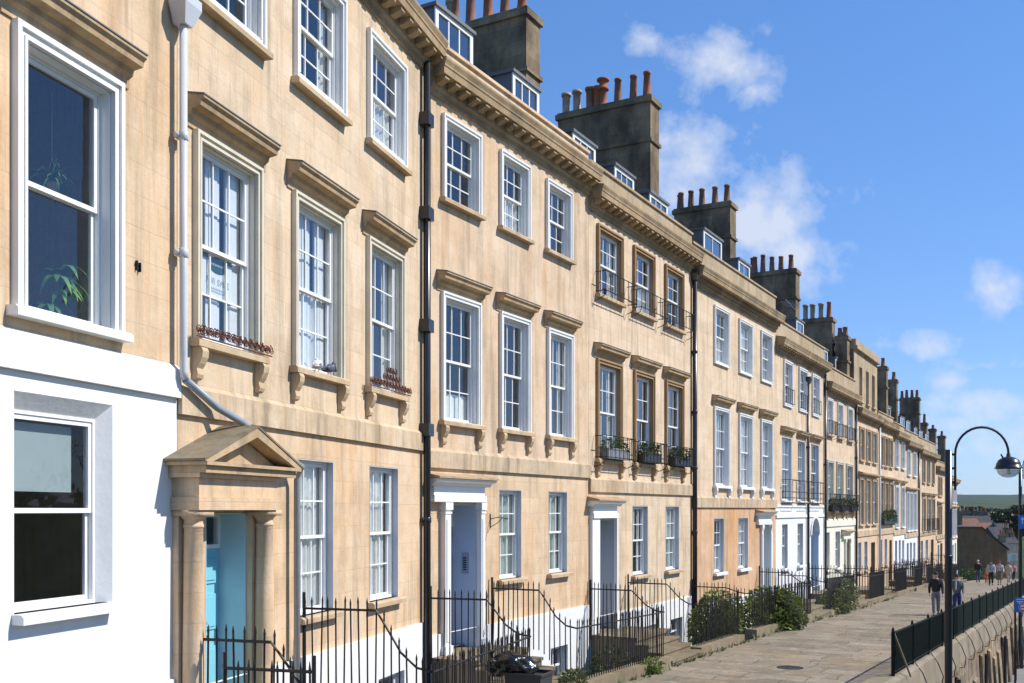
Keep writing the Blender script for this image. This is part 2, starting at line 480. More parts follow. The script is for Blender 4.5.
def window(par, a, b, c, d, cols=3, rows=2, style='plain', mat='white', lining='white', aw=0.10, dep=0.19,
           sill='stone_sill', hood=False, consoles=False, inside=None, glass='glass', full_frame=False, far=False, sillw=None):
    if dep == 0.19: dep = 0.075 if style == 'arch' else 0.11
    """the opening is a..b, c..d in the front plane"""
    mb = MB()
    if style == 'arch':
        ring(mb, a, b, c, d, aw * 0.62, -0.045, 0.01, full_frame)
        a2, b2, c2, d2 = a - aw * 0.62, b + aw * 0.62, c - (aw * 0.62 if full_frame else 0), d + aw * 0.62
        ring(mb, a2, b2, c2, d2, aw * 0.38, -0.075, 0.01, full_frame)
        if not far:
            ring(mb, a, b, c, d, 0.03, -0.06, -0.044, False)
    if style == 'splay':
        q = 0.11
        A, Bq, Cq, D = (a, b, c, d)
        a, b, d = a + 0.04, b - q, d - 0.15
        f = lambda x, z, y: (x, y, z)
        Y = 0.13
        mb.add([f(A, Cq, 0), f(A, D, 0), f(a, d, Y), f(a, Cq, Y)], [(0, 1, 2, 3)])
        mb.add([f(Bq, Cq, 0), f(Bq, D, 0), f(b, d, Y), f(b, Cq, Y)], [(0, 1, 2, 3)])
        mb.add([f(A, D, 0), f(Bq, D, 0), f(b, d, Y), f(a, d, Y)], [(0, 1, 2, 3)])
        mb.box(A, a, Y + 0.001, Y + 0.05, Cq, D); mb.box(b, Bq, Y + 0.001, Y + 0.05, Cq, D); mb.box(a, b, Y + 0.001, Y + 0.05, d, D)
    else:
        t = 0.012
        e = 0.004
        l = MB() if lining != mat else mb
        l.box(a + e, a + e + t, -0.005, dep, c, d - e - t); l.box(b - e - t, b - e, -0.005, dep, c, d - e - t)
        l.box(a + e, b - e, -0.005, dep, d - e - t, d - e)
    o = mb.build('window', mat, par) if mb.v else None
    if style != 'splay' and lining != mat:
        if o is None:
            o = l.build('window', lining, par)
        else:
            l.build('reveal', lining, o)
    fy = dep if style != 'splay' else 0.13
    k = 0.016 if style != 'splay' else 0.0
    sm, gl = sash_mesh(a + k, b - k, c, d - k, fy, cols, rows)
    sm.build('sash', 'white', o)
    gl.build('pane', glass, o, recalc=False)
    sw = sillw if sillw is not None else (aw + 0.06 if style == 'arch' else 0.08)
    if sill:
        s = MB()
        sc = c - (aw if full_frame else 0)
        s.prof_x([(-0.13, sc - 0.09), (-0.13, sc - 0.025), (-0.10, sc), (fy - 0.015, sc + (0.0 if not full_frame else 0.0)), (fy - 0.015, sc - 0.01), (0.0, sc - 0.012), (0.0, sc - 0.09)], a - sw, b + sw)
        s.build('sill', sill, o)
        if consoles:
            for xx in (a - aw * 0.55, b + aw * 0.55):
                s = MB()
                s.prof_x([(-0.002, sc - 0.092), (-0.12, sc - 0.092), (-0.145, sc - 0.14), (-0.135, sc - 0.21), (-0.10, sc - 0.28), (-0.065, sc - 0.33), (-0.08, sc - 0.40),
                          (-0.065, sc - 0.44), (-0.03, sc - 0.46), (-0.002, sc - 0.46)], xx - 0.06, xx + 0.06)
                s.build('console', consoles if isinstance(consoles, str) else 'stone_sill', o)
    if hood:
        s = MB()
        hz = d + aw + 0.10
        s.prof_x([(-0.002, hz - 0.10), (-0.02, hz - 0.10), (-0.025, hz), (-0.07, hz + 0.03), (-0.08, hz + 0.08), (-0.19, hz + 0.10), (-0.20, hz + 0.15), (-0.235, hz + 0.18),
                  (-0.235, hz + 0.21), (-0.002, hz + 0.25)], a - aw - 0.13, b + aw + 0.13)
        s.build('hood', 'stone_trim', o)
        s = MB(); s.prof_x([(-0.004, hz + 0.252), (-0.245, hz + 0.212), (-0.245, hz + 0.226), (-0.004, hz + 0.27)], a - aw - 0.14, b + aw + 0.14); s.build('flashing', 'lead', o)
    if inside:
        for it in inside:
            if it == 'net':
                curtain_mesh(a + 0.05, b - 0.05, c + 0.05, d - 0.05, fy + 0.13).build('curtain', 'curtain', o)
            elif it == 'net_green':
                curtain_mesh(a + 0.05, b - 0.05, c + 0.05, d - 0.05, fy + 0.14, 0.04, 0.17).build('curtain', 'curtain_green', o)
            elif it == 'half':
                curtain_mesh(a + 0.05, b - 0.05, c + 0.05, (c + d) / 2 + 0.02, fy + 0.13).build('curtain', 'curtain', o)
            elif it == 'low':
                curtain_mesh(a + 0.05, b - 0.05, c + 0.05, c + (d - c) * 0.24, fy + 0.12, 0.008, 0.3).build('curtain', 'curtain', o)
            elif it == 'sides':
                w = (b - a) * 0.2
                curtain_mesh(a + 0.05, a + 0.05 + w, c + 0.05, d - 0.05, fy + 0.14).build('curtain', 'curtain', o)
                curtain_mesh(b - 0.05 - w, b - 0.05, c + 0.05, d - 0.05, fy + 0.14).build('curtain', 'curtain', o)
            elif it == 'shutters':
                w = (b - a) * 0.24
                for x0, x1 in ((a + (b - a) * 0.36, a + (b - a) * 0.36 + w), (b - 0.05 - w, b - 0.05)):
                    s = MB()
                    yy = fy + 0.115
                    s.box(x0, x1, yy, yy + 0.03, c + 0.05, d - 0.05)
                    for z0, z1 in ((c + 0.15, c + (d - c) * 0.45), (c + (d - c) * 0.52, d - 0.15)):
                        s.box(x0 + 0.06, x1 - 0.06, yy - 0.012, yy - 0.001, z0, z1)
                    s.build('shutter', 'shutter', o)
            elif it == 'blind':
                s = MB(); s.box(a + 0.04, b - 0.2, fy + 0.10, fy + 0.105, c + (d - c) * 0.60, d - 0.09)
                s.build('roller_blind', 'blind', o)
    return o

def door_leaf(par, a, b, c, d, y, mat, panels=True, glazed=True):
    mb = MB()
    top = d - (0.42 if glazed else 0.02)
    mb.box(a, b, y, y + 0.05, c, top)
    w = b - a
    for x0, x1 in ((a + 0.09, a + w / 2 - 0.05), (a + w / 2 + 0.05, b - 0.09)):
        for z0, z1 in ((c + 0.15, c + 0.75), (c + 0.95, top - 0.55), (top - 0.42, top - 0.12)):
            mb.box(x0, x1, y - 0.018, y - 0.001, z0, z1)
            mb.box(x0 + 0.04, x1 - 0.04, y - 0.03, y - 0.0185, z0 + 0.04, z1 - 0.04)
    o = mb.build('door', mat, par)
    h = MB(); h.ellipsoid((a + w * 0.5, y - 0.06, c + 1.05), 0.035, 0.035, 0.035); h.box(a + w * 0.5 - 0.012, a + w * 0.5 + 0.012, y - 0.06, y - 0.015, c + 1.04, c + 1.06)
    h.build('handle', 'brass', o, smooth=False)
    lb = MB(); lb.box(a + w * 0.5 - 0.13, a + w * 0.5 + 0.13, y - 0.03, y - 0.016, c + 0.83, c + 0.89); lb.build('letter_plate', 'brass', o)
    if glazed:
        f = MB()
        f.box(a, b, y - 0.01, y + 0.06, top + 0.002, top + 0.05); f.box(a, b, y - 0.01, y + 0.06, d - 0.04, d)
        f.box(a, a + 0.04, y - 0.01, y + 0.06, top + 0.05, d - 0.04); f.box(b - 0.04, b, y - 0.01, y + 0.06, top + 0.05, d - 0.04)
        f.build('fanlight', 'white', o)
        g = MB(); g.quad((a + 0.04, y + 0.02, top + 0.05), (b - 0.04, y + 0.02, top + 0.05), (b - 0.04, y + 0.02, d - 0.04), (a + 0.04, y + 0.02, d - 0.04)); g.build('pane', 'glass', o)
    return o

def door_recess(par, a, b, c, d, dep, mat, door_mat, glazed=True):
    l = MB(); t = 0.015; e = 0.004
    l.box(a + e, a + e + t, -0.004, dep, c, d - e - t); l.box(b - e - t, b - e, -0.004, dep, c, d - e - t)
    l.box(a + e, b - e, -0.004, dep, d - e - t, d - e)
    l.build('door_lining', mat, par)
    return door_leaf(par, a + e + t, b - e - t, c, d - e - t, dep - 0.06, door_mat, glazed=glazed)

def downpipe(par, path, r, mat, collars=(), hopper=None, boxes=()):
    mb = MB(); mb.tube(path, r, 10)
    x, y = path[0][0], path[0][1]
    for z in collars:
        mb.lathe(x, y, [(r + 0.004, z - 0.05), (r + 0.011, z - 0.045), (r + 0.011, z + 0.045), (r + 0.004, z + 0.05)], 10)
        mb.box(x - r - 0.03, x + r + 0.03, y + r * 0.3, y + r + 0.03, z - 0.03, z + 0.03)
    o = mb.build('downpipe', mat, par, smooth=False)
    for p in o.data.polygons: p.use_smooth = len(p.vertices) == 4
    for z in boxes:
        b = MB(); b.box(x - r - 0.06, x + r + 0.06, y - r - 0.02, y + r + 0.06, z - 0.11, z + 0.11); b.build('bracket', mat, o)
    if hopper:
        z = hopper
        h = MB()
        h.add([(x - .07, y - .07, z), (x + .07, y - .07, z), (x + .07, y + .08, z), (x - .07, y + .08, z), (x - .15, y - .13, z + .2), (x + .15, y - .13, z + .2), (x + .15, y + .08, z + .2), (x - .15, y + .08, z + .2),
               (x - .15, y - .13, z + .3), (x + .15, y - .13, z + .3), (x + .15, y + .08, z + .3), (x - .15, y + .08, z + .3)],
              [(0, 1, 2, 3), (0, 4, 5, 1), (1, 5, 6, 2), (2, 6, 7, 3), (3, 7, 4, 0), (4, 8, 9, 5), (5, 9, 10, 6), (6, 10, 11, 7), (7, 11, 8, 4), (8, 11, 10, 9)])
        h.build('hopper', mat, o)
    return o

def cornice(par, L, z, mat='stone_cornice', dent=True, proj=0.40, e0=0.0, e1=0.0, big=True):
    mb = MB()
    p = proj
    P = [(-0.001, z - 0.42), (-0.05, z - 0.42), (-0.055, z - 0.34), (-0.11, z - 0.30), (-0.115, z - 0.14), (-p * 0.86, z - 0.13), (-p * 0.88, z - 0.02), (-p * 0.92, z), (-p * 0.92, z + 0.035),
         (-p, z + 0.11), (-p, z + 0.15), (-0.001, z + 0.24)]
    mb.prof_x(P, e0, L - e1)
    if dent:
        st = 0.36 if big else 0.17
        n = int((L - e0 - e1 - 0.1) / st)
        for k in range(n + 1):
            x = e0 + 0.08 + k * st
            if x + 0.15 > L - e1: break
            if big:
                mb.prof_x([(-0.113, z - 0.132), (-p * 0.78, z - 0.132), (-p * 0.80, z - 0.19), (-p * 0.66, z - 0.215), (-p * 0.5, z - 0.245), (-0.113, z - 0.26)], x, x + 0.15)
            else:
                mb.box(x, x + 0.09, -0.2, -0.112, z - 0.25, z - 0.142)
    return mb.build('cornice', mat, par)

def chimney(par, s0, s1, y0, y1, z0, z1, pots, bands=(0.0, 1.3), mat='stone_dark'):
    mb = MB()
    mb.box(s0, s1, y0, y1, z0, z1 - 0.22)
    mb.box(s0 - 0.07, s1 + 0.07, y0 - 0.07, y1 + 0.07, z1 - 0.22, z1 - 0.06)
    mb.box(s0 - 0.02, s1 + 0.02, y0 - 0.02, y1 + 0.02, z1 - 0.06, z1)
    for bz in bands:
        if bz > 0.3:
            mb.box(s0 - 0.06, s1 + 0.06, y0 - 0.06, y1 + 0.06, z1 - bz - 0.1, z1 - bz)
    o = mb.build('chimney', mat, par)
    for (t, h, mt, kind) in pots:
        y = y0 + t
        x = (s0 + s1) / 2
        q = MB()
        if kind == 'louvre':
            q.lathe(x, y, [(0.15, z1 + 0.001), (0.16, z1 + 0.1), (0.12, z1 + 0.14), (0.12, z1 + h * 0.55), (0.19, z1 + h * 0.6), (0.19, z1 + h * 0.66), (0.12, z1 + h * 0.7), (0.12, z1 + h * 0.86), (0.2, z1 + h * 0.9), (0.2, z1 + h * 0.96), (0.06, z1 + h)], 12)
        elif kind == 'taper':
            q.lathe(x, y, [(0.15, z1 + 0.001), (0.15, z1 + 0.06), (0.135, z1 + 0.08), (0.10, z1 + h - 0.08), (0.118, z1 + h - 0.07), (0.118, z1 + h), (0.09, z1 + h), (0.08, z1 + h - 0.15)], 12)
        else:
            q.lathe(x, y, [(0.14, z1 + 0.001), (0.145, z1 + 0.1), (0.125, z1 + 0.12), (0.125, z1 + h - 0.1), (0.16, z1 + h - 0.09), (0.16, z1 + h), (0.1, z1 + h), (0.09, z1 + h - 0.15)], 12)
        po = q.build('chimney_pot', mt, o, smooth=False)
        for f_ in po.data.polygons: f_.use_smooth = len(f_.vertices) == 4 and abs(f_.normal.z) < 0.5
    return o

def dormer(par, a, b, z0, z1, y, cols=3, roof=0.0, mat='lead'):
    """flat-topped dormer; the window faces the street"""
    mb = MB()
    t = 0.1
    mb.box(a, a + t, y, y + 1.6, z0, z1); mb.box(b - t, b, y, y + 1.6, z0, z1)
    mb.box(a - 0.06, b + 0.06, y - 0.08, y + 1.6, z1, z1 + 0.07)
    mb.box(a + t, b - t, y + 0.05, y + 0.1, z0, z0 + 0.05)
    mb.box(a + t, b - t, y + 0.6, y + 0.65, z0, z1)
    o = mb.build('dormer', mat, par)
    f = MB()
    w = 0.10
    f.box(a - 0.01, a + w, y - 0.03, y - 0.001, z0, z1); f.box(b - w, b + 0.01, y - 0.03, y - 0.001, z0, z1)
    f.box(a + w, b - w, y - 0.03, y - 0.001, z1 - w * 0.9, z1); f.box(a + w, b - w, y - 0.03, y - 0.001, z0, z0 + w)
    for q in range(1, cols):
        x = a + w + (b - a - 2 * w) * q / cols
        f.box(x - 0.018, x + 0.018, y - 0.015, y + 0.02, z0 + w, z1 - w * 0.9)
    f.build('sash', 'white', o)
    g = MB(); g.quad((a + w, y + 0.005, z0 + w), (b - w, y + 0.005, z0 + w), (b - w, y + 0.005, z1 - w), (a + w, y + 0.005, z1 - w)); g.build('pane', 'glass_bright', o)
    return o

def balcony(par, a, b, z, h, proj=0.28, bars=6, mat='iron', horiz=1, brackets=True):
    mb = MB()
    y = -proj
    for zz in [z + 0.03, z + h] + [z + h * (k + 1) / (horiz + 1) for k in range(horiz - 1)]:
        mb.tube([(a, -0.02, zz), (a, y, zz), (b, y, zz), (b, -0.02, zz)], 0.012, 5)
    for k in range(bars + 1):
        x = a + (b - a) * k / bars
        mb.tube([(x, y, z), (x, y, z + h + 0.02)], 0.010, 5)
    for x in (a, b):
        mb.tube([(x, y / 2, z), (x, y / 2, z + h)], 0.009, 5)
        if brackets:
            mb.tube([(x, y, z + 0.02), (x, y * 0.85, z - 0.1), (x, y * 0.4, z - 0.17), (x, -0.01, z - 0.2)], 0.011, 5)
    return mb.build('balcony', mat, par)

def build_base(i, label, upper='stone', ground='stone', basement='white_wall', holes1=(), holes2=(), holesg=(), holesb=(), door=None, thr=-3.45,
               parapet=0.75, base_top=-3.05, attic=None, gtop=0.0, band=True, bandmat=None, ridge=2.0, cor=True, dent=True, big=True, e0=0.0, e1=0.0, cmat='stone_cornice', pmat='parapet', has_base=True):
    L, hb, Hc = LEN[i], HB[i], HC[i]
    W = lambda h: h + hb
    par = thing('terraced_house', label, 'house', (B[i].x, B[i].y, BASEZ[i]), RZ[i], 'terraced houses of pale stone')
    conv = lambda hs: [(a, b, c + hb, d + hb) for a, b, c, d in hs]
    zt = W(Hc + 0.18)
    mb = MB(); wall_cells(mb, 0.004, L - 0.004, W(gtop), zt, conv(list(holes1) + list(holes2)))
    # party walls, back
    e = 0.006
    pt = W(Hc + 0.2 + parapet) - 0.02
    for x in (e, L - e):
        mb.quad((x, 0.002, 0), (x, 9, 0), (x, 9, pt), (x, 0.002, pt))
    mb.quad((e, 9, 0), (L - e, 9, 0), (L - e, 9, pt), (e, 9, pt))
    mb.build('upper_wall', upper, par)
    g = MB()
    hg = list(holesg)
    if door:
        hg = hg + [(door[0], door[1], base_top - 0.5, door[2])]
    wall_cells(g, 0.004, L - 0.004, W(base_top), W(gtop), conv(hg))
    g.build('ground_floor_wall', ground, par)
    bs = MB()
    hbm = list(holesb)
    if door:
        hbm = hbm + [(door[0], door[1], thr, base_top + 0.5)]
    wall_cells(bs, 0.003, L - 0.003, 0.0, W(base_top), conv(hbm), y=-0.045)
    bs.quad((0.003, -0.045, W(base_top)), (L - 0.003, -0.045, W(base_top)), (L - 0.003, 0.0, W(base_top) + 0.004), (0.003, 0.0, W(base_top) + 0.004))
    bs.build('basement_wall', basement, par)
    if band:
        c = MB()
        c.prof_x([(-0.002, W(0.0)), (-0.06, W(0.0)), (-0.06, W(0.30)), (-0.002, W(0.36))], 0.006 + e0, L - 0.006 - e1)
        c.build('string_course', bandmat or 'stone_band', par)
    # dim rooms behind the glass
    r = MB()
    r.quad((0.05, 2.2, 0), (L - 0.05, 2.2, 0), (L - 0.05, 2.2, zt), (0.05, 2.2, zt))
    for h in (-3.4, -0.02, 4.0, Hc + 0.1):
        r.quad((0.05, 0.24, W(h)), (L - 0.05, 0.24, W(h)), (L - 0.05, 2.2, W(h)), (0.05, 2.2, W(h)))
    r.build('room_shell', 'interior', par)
    if cor:
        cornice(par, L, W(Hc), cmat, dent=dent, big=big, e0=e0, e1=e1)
    p = MB()
    if parapet > 0.1:
        z0, z1 = W(Hc + 0.18), W(Hc + 0.2 + parapet)
        p.box(0.01, L - 0.01, 0.0, 0.32, z0 + 0.001, z1 - 0.08)
        p.prof_x([(-0.05, z1 - 0.079), (-0.05, z1 - 0.02), (0.0, z1), (0.37, z1), (0.37, z1 - 0.079)], 0.01, L - 0.01)
        p.build('parapet', pmat, par)
    # slate mansard and the flat behind it
    z0 = W(Hc + 0.15)
    q = MB()
    t = min(parapet + 0.1, 0.5)
    zr = W(Hc + 0.2 + parapet + 0.85)
    q.prof_x([(0.40, z0), (0.42, z0 + t), (1.75, zr), (4.5, zr + 0.5), (8.9, z0 + 0.4), (8.9, z0)], 0.02, L - 0.02)
    q.build('roof', 'slate', par)
    return par

def steps_and_kerb(i, par, s0, s1, thr):
    """landing bridge and steps from the door (at thr, band-relative) down to the pavement"""
    hb = HB[i]
    P = wpos(i, (s0 + s1) / 2, -KERB)
    g = pave(P.x, P.y) - BASEZ[i]
    top = thr + hb + 0.006
    n = max(1, int(round((top - g) / 0.17)))
    mb = MB()
    run = 0.29
    y0 = -(KERB + 0.33 - min(n, 6) * run)
    mb.box(s0, s1, y0 + 0.02, -0.05, g - 1.0, top - 0.08)
    mb.box(s0 - 0.02, s1 + 0.02, y0 - 0.02, 0.8, top - 0.079, top)
    rise = (top - g) / n
    for k in range(1, n):
        yy = y0 - (k - 1) * run
        z = top - k * rise
        mb.box(s0, s1, yy - run, yy + 0.019 * (k > 1), g - 0.5, z - 0.06)
        mb.box(s0 - 0.015, s1 + 0.015, yy - run - 0.03, yy + 0.0, z - 0.059, z)
    return mb.build('steps', 'kerb', par), g, y0

# ------------------------------------------------------------------ railings
def unit_bar(r=0.012):
    mb = MB()
    n = 5
    prof_ = [(r, 0.0), (r, 0.93), (r * 1.25, 0.95), (r * 0.3, 1.0)]
    mb.lathe(0, 0, prof_, n)
    me = bpy.data.meshes.new('bar')
    me.from_pydata(mb.v, [], mb.f)
    me.materials.append(M['iron'])
    for p in me.polygons: p.use_smooth = False
    return me
BAR = unit_bar()

def resample(path, step):
    out = []
    acc = 0.0
    for k, (p, q) in enumerate(zip(path, path[1:])):
        d = math.hypot(q[0] - p[0], q[1] - p[1])
        if d < 1e-6: continue
        t = (step - acc) if out else 0.02
        while t <= d:
            f = t / d
            out.append(tuple(p[j] + (q[j] - p[j]) * f for j in range(4)))
            t += step
        acc = d - (t - step)
    return out

def railing(frame, label, paths, near=True, step=0.125, group='black iron area railings', over=0.16, br=None):
    """paths: lists of (x, y, z of top rail, z of foot) in the frame's local metres; frame = (origin xyz, rz)"""
    (ox, oy, oz), rz = frame
    x0, y0, z0 = paths[0][0][0], paths[0][0][1], min(p[3] for q in paths for p in q)
    c, s = math.cos(rz), math.sin(rz)
    loc = (ox + c * x0 - s * y0, oy + s * x0 + c * y0, oz + z0)
    t = thing('iron_railing', label, 'railing', loc, rz, group)
    off = (x0, y0, z0)
    r = MB()
    for q in paths:
        r.tube([(p[0], p[1], p[2]) for p in q], 0.017, 6)
    r.build('top_rail', 'iron', t, off)
    cnt = 0
    far = MB()
    for q in paths:
        for (x, y, zt, zb) in resample(q, step):
            cnt += 1
            if near and cnt <= 98:
                o = bpy.data.objects.new('bar', BAR)
                COL.objects.link(o); o.parent = t
                o.location = (x - x0, y - y0, zb - z0)
                o.scale = (1, 1, zt + over + RND.uniform(-0.015, 0.02) - zb)
                o.rotation_euler = (RND.uniform(-0.02, 0.02), RND.uniform(-0.02, 0.02), RND.uniform(0, 3))
            else:
                far.tube([(x, y, zb), (x, y, zt + over)], 0.013, 4)
    if far.v:
        far.build('bars', 'iron', t, off)
    for q in paths:
        for p in (q[0], q[-1]):
            k = MB()
            k.tube([(p[0], p[1], p[3] - 0.05), (p[0], p[1], p[2] + over + 0.06)], 0.022, 6)
            k.build('newel', 'iron', t, off)
    return t

def hframe(i):
    return ((B[i].x, B[i].y, BASEZ[i]), RZ[i])

def area_fence(i, label, s0, s1, lev0, lev1, thr0, thr1, near=True, arms=(True, True), step=0.115, front_only=False, kerblabel=None):
    """U of railings round the sunken area of house i between s0 and s1; lev0, lev1 = level of the arm rails (band-relative to i)"""
    hb = HB[i]
    yf = -(KERB - 0.12)
    def g(s):
        P = wpos(i, s, yf); return pave(P.x, P.y) - BASEZ[i]
    k0, k1 = g(s0) + 0.24, g(s1) + 0.24
    ft0, ft1 = k0 + 1.02, k1 + 1.02
    def arm(s, lev, thr, k, ft):
        ztop = lev + hb
        yb = -1.12
        foot = thr + hb - 0.04
        return [(s, -0.06, ztop, foot), (s, yb, ztop, foot), (s, yb - 0.12, ztop - (ztop - ft) * 0.22, foot + (k - foot) * 0.15), (s, yb - 0.36, ztop - (ztop - ft) * 0.7, foot + (k - foot) * 0.55),
                (s, yb - 0.58, ft + (ztop - ft) * 0.06, k), (s, yf, ft, k)]
    P = []
    path = []
    if arms[0]: path += arm(s0, lev0, thr0, k0, ft0)
    else: path += [(s0, yf, ft0, k0)]
    if arms[1]: path += arm(s1, lev1, thr1, k1, ft1)[::-1]
    else: path += [(s1, yf, ft1, k1)]
    f = railing(hframe(i), label, [path], near, step)
    # kerb the railing stands on
    if kerblabel:
        a = thing('kerb_wall', kerblabel, 'kerb', (wpos(i, s0, yf).x, wpos(i, s0, yf).y, BASEZ[i]), RZ[i], 'low stone kerbs under the railings')
        mb = MB()
        yo, yi = -(KERB + 0.03), -(KERB - 0.33)
        n = 6
        v = []
        for q in range(n + 1):
            s = s0 - 0.12 + (s1 - s0 + 0.24) * q / n
            z = g(s) + 0.22 + RND.uniform(-0.015, 0.015)
            v.append([(s, yo, 0), (s, yo, z), (s, yi, z), (s, yi, 0)])
        for A, C in zip(v, v[1:]):
            mb.add(A + C, [(0, 1, 5, 4), (1, 2, 6, 5), (2, 3, 7, 6)])
        mb.add(v[0], [(0, 1, 2, 3)]); mb.add(v[-1], [(0, 1, 2, 3)])
        mb.build('kerb_stones', 'kerb', a, off=(s0, yf, 0))
    return f
#HOUSES

# ------------------------------------------------------------------ the houses
def inw(i, s, px):
    """how far behind the front (at distance s along it) the sight line px passes"""
    a = (px - 512.0) / 1000.0
    P = B[i] + U[i] * s
    return (a * P.y - P.x) / (INW[i].x - a * INW[i].y)

def hgt(i, s, d, y):
    return CZ + (510.0 - y) / 1000.0 * wpos(i, s, d).y - BASEZ[i]

def ops(i, pairs, c, d, aw=0.0):
    return [(sx(i, a) + aw, sx(i, b) - aw, c, d) for a, b in pairs]

def wins(par, i, holes, **kw):
    hb = HB[i]
    ins = kw.pop('insides', [None] * len(holes))
    mats = kw.pop('mats', None)
    out = []
    for k, (a, b, c, d) in enumerate(holes):
        if mats: kw['mat'] = mats[k]
        out.append(window(par, a, b, c + hb, d + hb, inside=ins[k % len(ins)], **kw))
    return out

def stack(par, i, s, px_r, y_r, px_l, pots, half=0.36, zlow=None, bands=(1.3,)):
    s0, s1 = s - half, s + half
    y0 = max(0.25, inw(i, s1, px_r))
    y1 = max(y0 + 0.6, inw(i, s0, px_l))
    z1 = hgt(i, s1, y0, y_r)
    pl = []
    for px, py, mt, kind in pots:
        y = inw(i, s, px)
        y = min(max(y, y0 + 0.16), y1 - 0.12)
        pl.append((y - y0, max(0.35, hgt(i, s, y, py) - z1), mt, kind))
    return chimney(par, s0, s1, y0, y1, HB[i] + HC[i] - 0.5 if zlow is None else zlow, z1, pl, bands=bands)

def dorm(par, i, px0, px1, y, d=0.75, cols=3):
    a, b = sx(i, px0, d), sx(i, px1, d)
    z1 = hgt(i, a, d, y) - 0.05
    z0 = HB[i] + HC[i] + 0.35
    return dormer(par, a, b, z0, max(z1, z0 + 0.5), d, cols)

T, P_, K_ = 'terracotta', 'terra_pink', 'buff'

# ---- 1: white ground floor
i = 0
a1 = [(sx(0, 13) + 0.11, sx(0, 119) - 0.13, 0.55, 2.91)]
ag = [(sx(0, 14), sx(0, 112.5), -2.13, -0.18)]
w2 = [(a1[0][0] + 0.1, a1[0][1] - 0.1, 4.95, 6.35)]
far1 = [(0.9, 2.1, 0.55, 2.94)]
holes1 = a1 + far1
h1 = build_base(0, 'stone house whose whole ground floor is painted bright white, with plain two-pane sashes', upper='stone_warm', ground='white_wall', basement='white_wall',
                holes1=holes1, holes2=w2 + [(1.0, 2.0, 4.95, 6.35)], holesg=ag + [(0.8, 2.1, -2.13, -0.18)], parapet=0.1, bandmat='white_wall')
hb = HB[0]
for (a, b, c, d) in holes1:
    w = window(h1, a, b, c + hb, d + hb, cols=1, rows=1, style='arch', mat='white', aw=0.13, sill='white', hood=True, dep=0.11, glass='glass')
for (a, b, c, d) in w2 + [(1.0, 2.0, 4.95, 6.35)]:
    window(h1, a, b, c + hb, d + hb, cols=3, rows=2, style='arch', mat='white', full_frame=True)
for k, (a, b, c, d) in enumerate(ag + [(0.8, 2.1, -2.13, -0.18)]):
    window(h1, a, b, c + hb, d + hb, cols=1, rows=1, style='splay', glass='glass_dull', mat='white_wall', sill='white_wall', inside=['blind'] if k == 0 else None, sillw=0.07)
# rusty iron fixing on the wall
s = sx(0, 137); z = hgt(0, s, 0, 266)
mb = MB()
mb.box(s - 0.03, s - 0.018, -0.03, 0, z - 0.045, z + 0.05); mb.box(s + 0.012, s + 0.024, -0.035, 0, z - 0.06, z + 0.035); mb.box(s - 0.04, s + 0.035, -0.022, 0, z + 0.01, z + 0.025); mb.box(s - 0.03, s + 0.03, -0.02, 0, z - 0.03, z - 0.02)
mb.build('wall_fixing', 'iron', h1)

# ---- 2: pedimented porch
i = 1; hb = HB[1]; L = LEN[1]
b1 = ops(1, [(192, 259), (291, 341), (365.5, 401.6)], 0.87, 3.12, 0.11)
b2 = ops(1, [(192, 262), (293, 343), (366.5, 404)], 4.84, 6.36, 0.11)
bg = ops(1, [(298, 333.3), (369.2, 398)], -2.50, -0.35)
dA, dB = sx(1, 205, 0.0), sx(1, 246, 0.0)
bb = ops(1, [(308, 336), (376, 402)], -4.9, -3.75)
h2 = build_base(1, 'stone house with a pedimented porch around a turquoise door', upper='stone', ground='stone_warm', holes1=b1, holes2=b2, holesg=bg, holesb=bb,
                door=(dA, dB, -1.08), parapet=0.1, base_top=-3.05)
wins(h2, 1, b1, cols=3, rows=2, style='arch', mat='cream', lining='cream', hood=True, consoles='stone_sill', insides=[['shutters'], ['shutters', 'half'], ['sides']], glass='glass')
wins(h2, 1, b2, cols=3, rows=2, style='arch', mat='white', aw=0.11, full_frame=True, sill='stone_sill', insides=[None, ['sides'], ['half']])
wins(h2, 1, bg, cols=3, rows=2, lining='grey_paint', insides=[['net'], ['net']])
wins(h2, 1, bb, cols=2, rows=2, lining='grey_paint', sill=None)
door_recess(h2, dA, dB, -3.45 + hb, -1.08 + hb, 0.42, 'turq_wall', 'turq_door')
# porch
ph = MB()
yo = -0.47
pL, pR = sx(1, 206, yo), sx(1, 296, yo)
eL, eR = sx(1, 199, -0.36), sx(1, 278, -0.36)
zE0, zE1 = -1.05 + hb, -0.60 + hb
ph.box(eL, eR, -0.36, -0.003, zE0, zE0 + 0.14)
ph.box(eL + 0.03, eR - 0.03, -0.34, -0.003, zE0 + 0.141, zE1 - 0.10)
ph.box(eL - 0.03, eR + 0.03, -0.39, -0.003, zE1 - 0.099, zE1 - 0.05)
ph.build('entablature', 'stone_warm', h2)
ph = MB()
ph.box(pL, pR, yo, -0.003, zE1 - 0.049, zE1 + 0.03)
ph.box(pL - 0.05, pR + 0.05, yo - 0.05, -0.003, zE1 + 0.031, zE1 + 0.07)
mid = (pL + pR) / 2
zA = -0.10 + hb
ph.prof_y([(pL + 0.2, zE1 + 0.071), (pR - 0.2, zE1 + 0.071), (mid, zA - 0.12)], yo + 0.16, -0.003)
for sg, e in ((1, pL - 0.08), (-1, pR + 0.08)):
    ph.prof_y([(e, zE1 + 0.072), (e + sg * 0.16, zE1 + 0.072), (mid, zA - 0.11), (mid, zA)], yo - 0.04, -0.003)
ph.build('pediment', 'stone_trim', h2)
lead = MB()
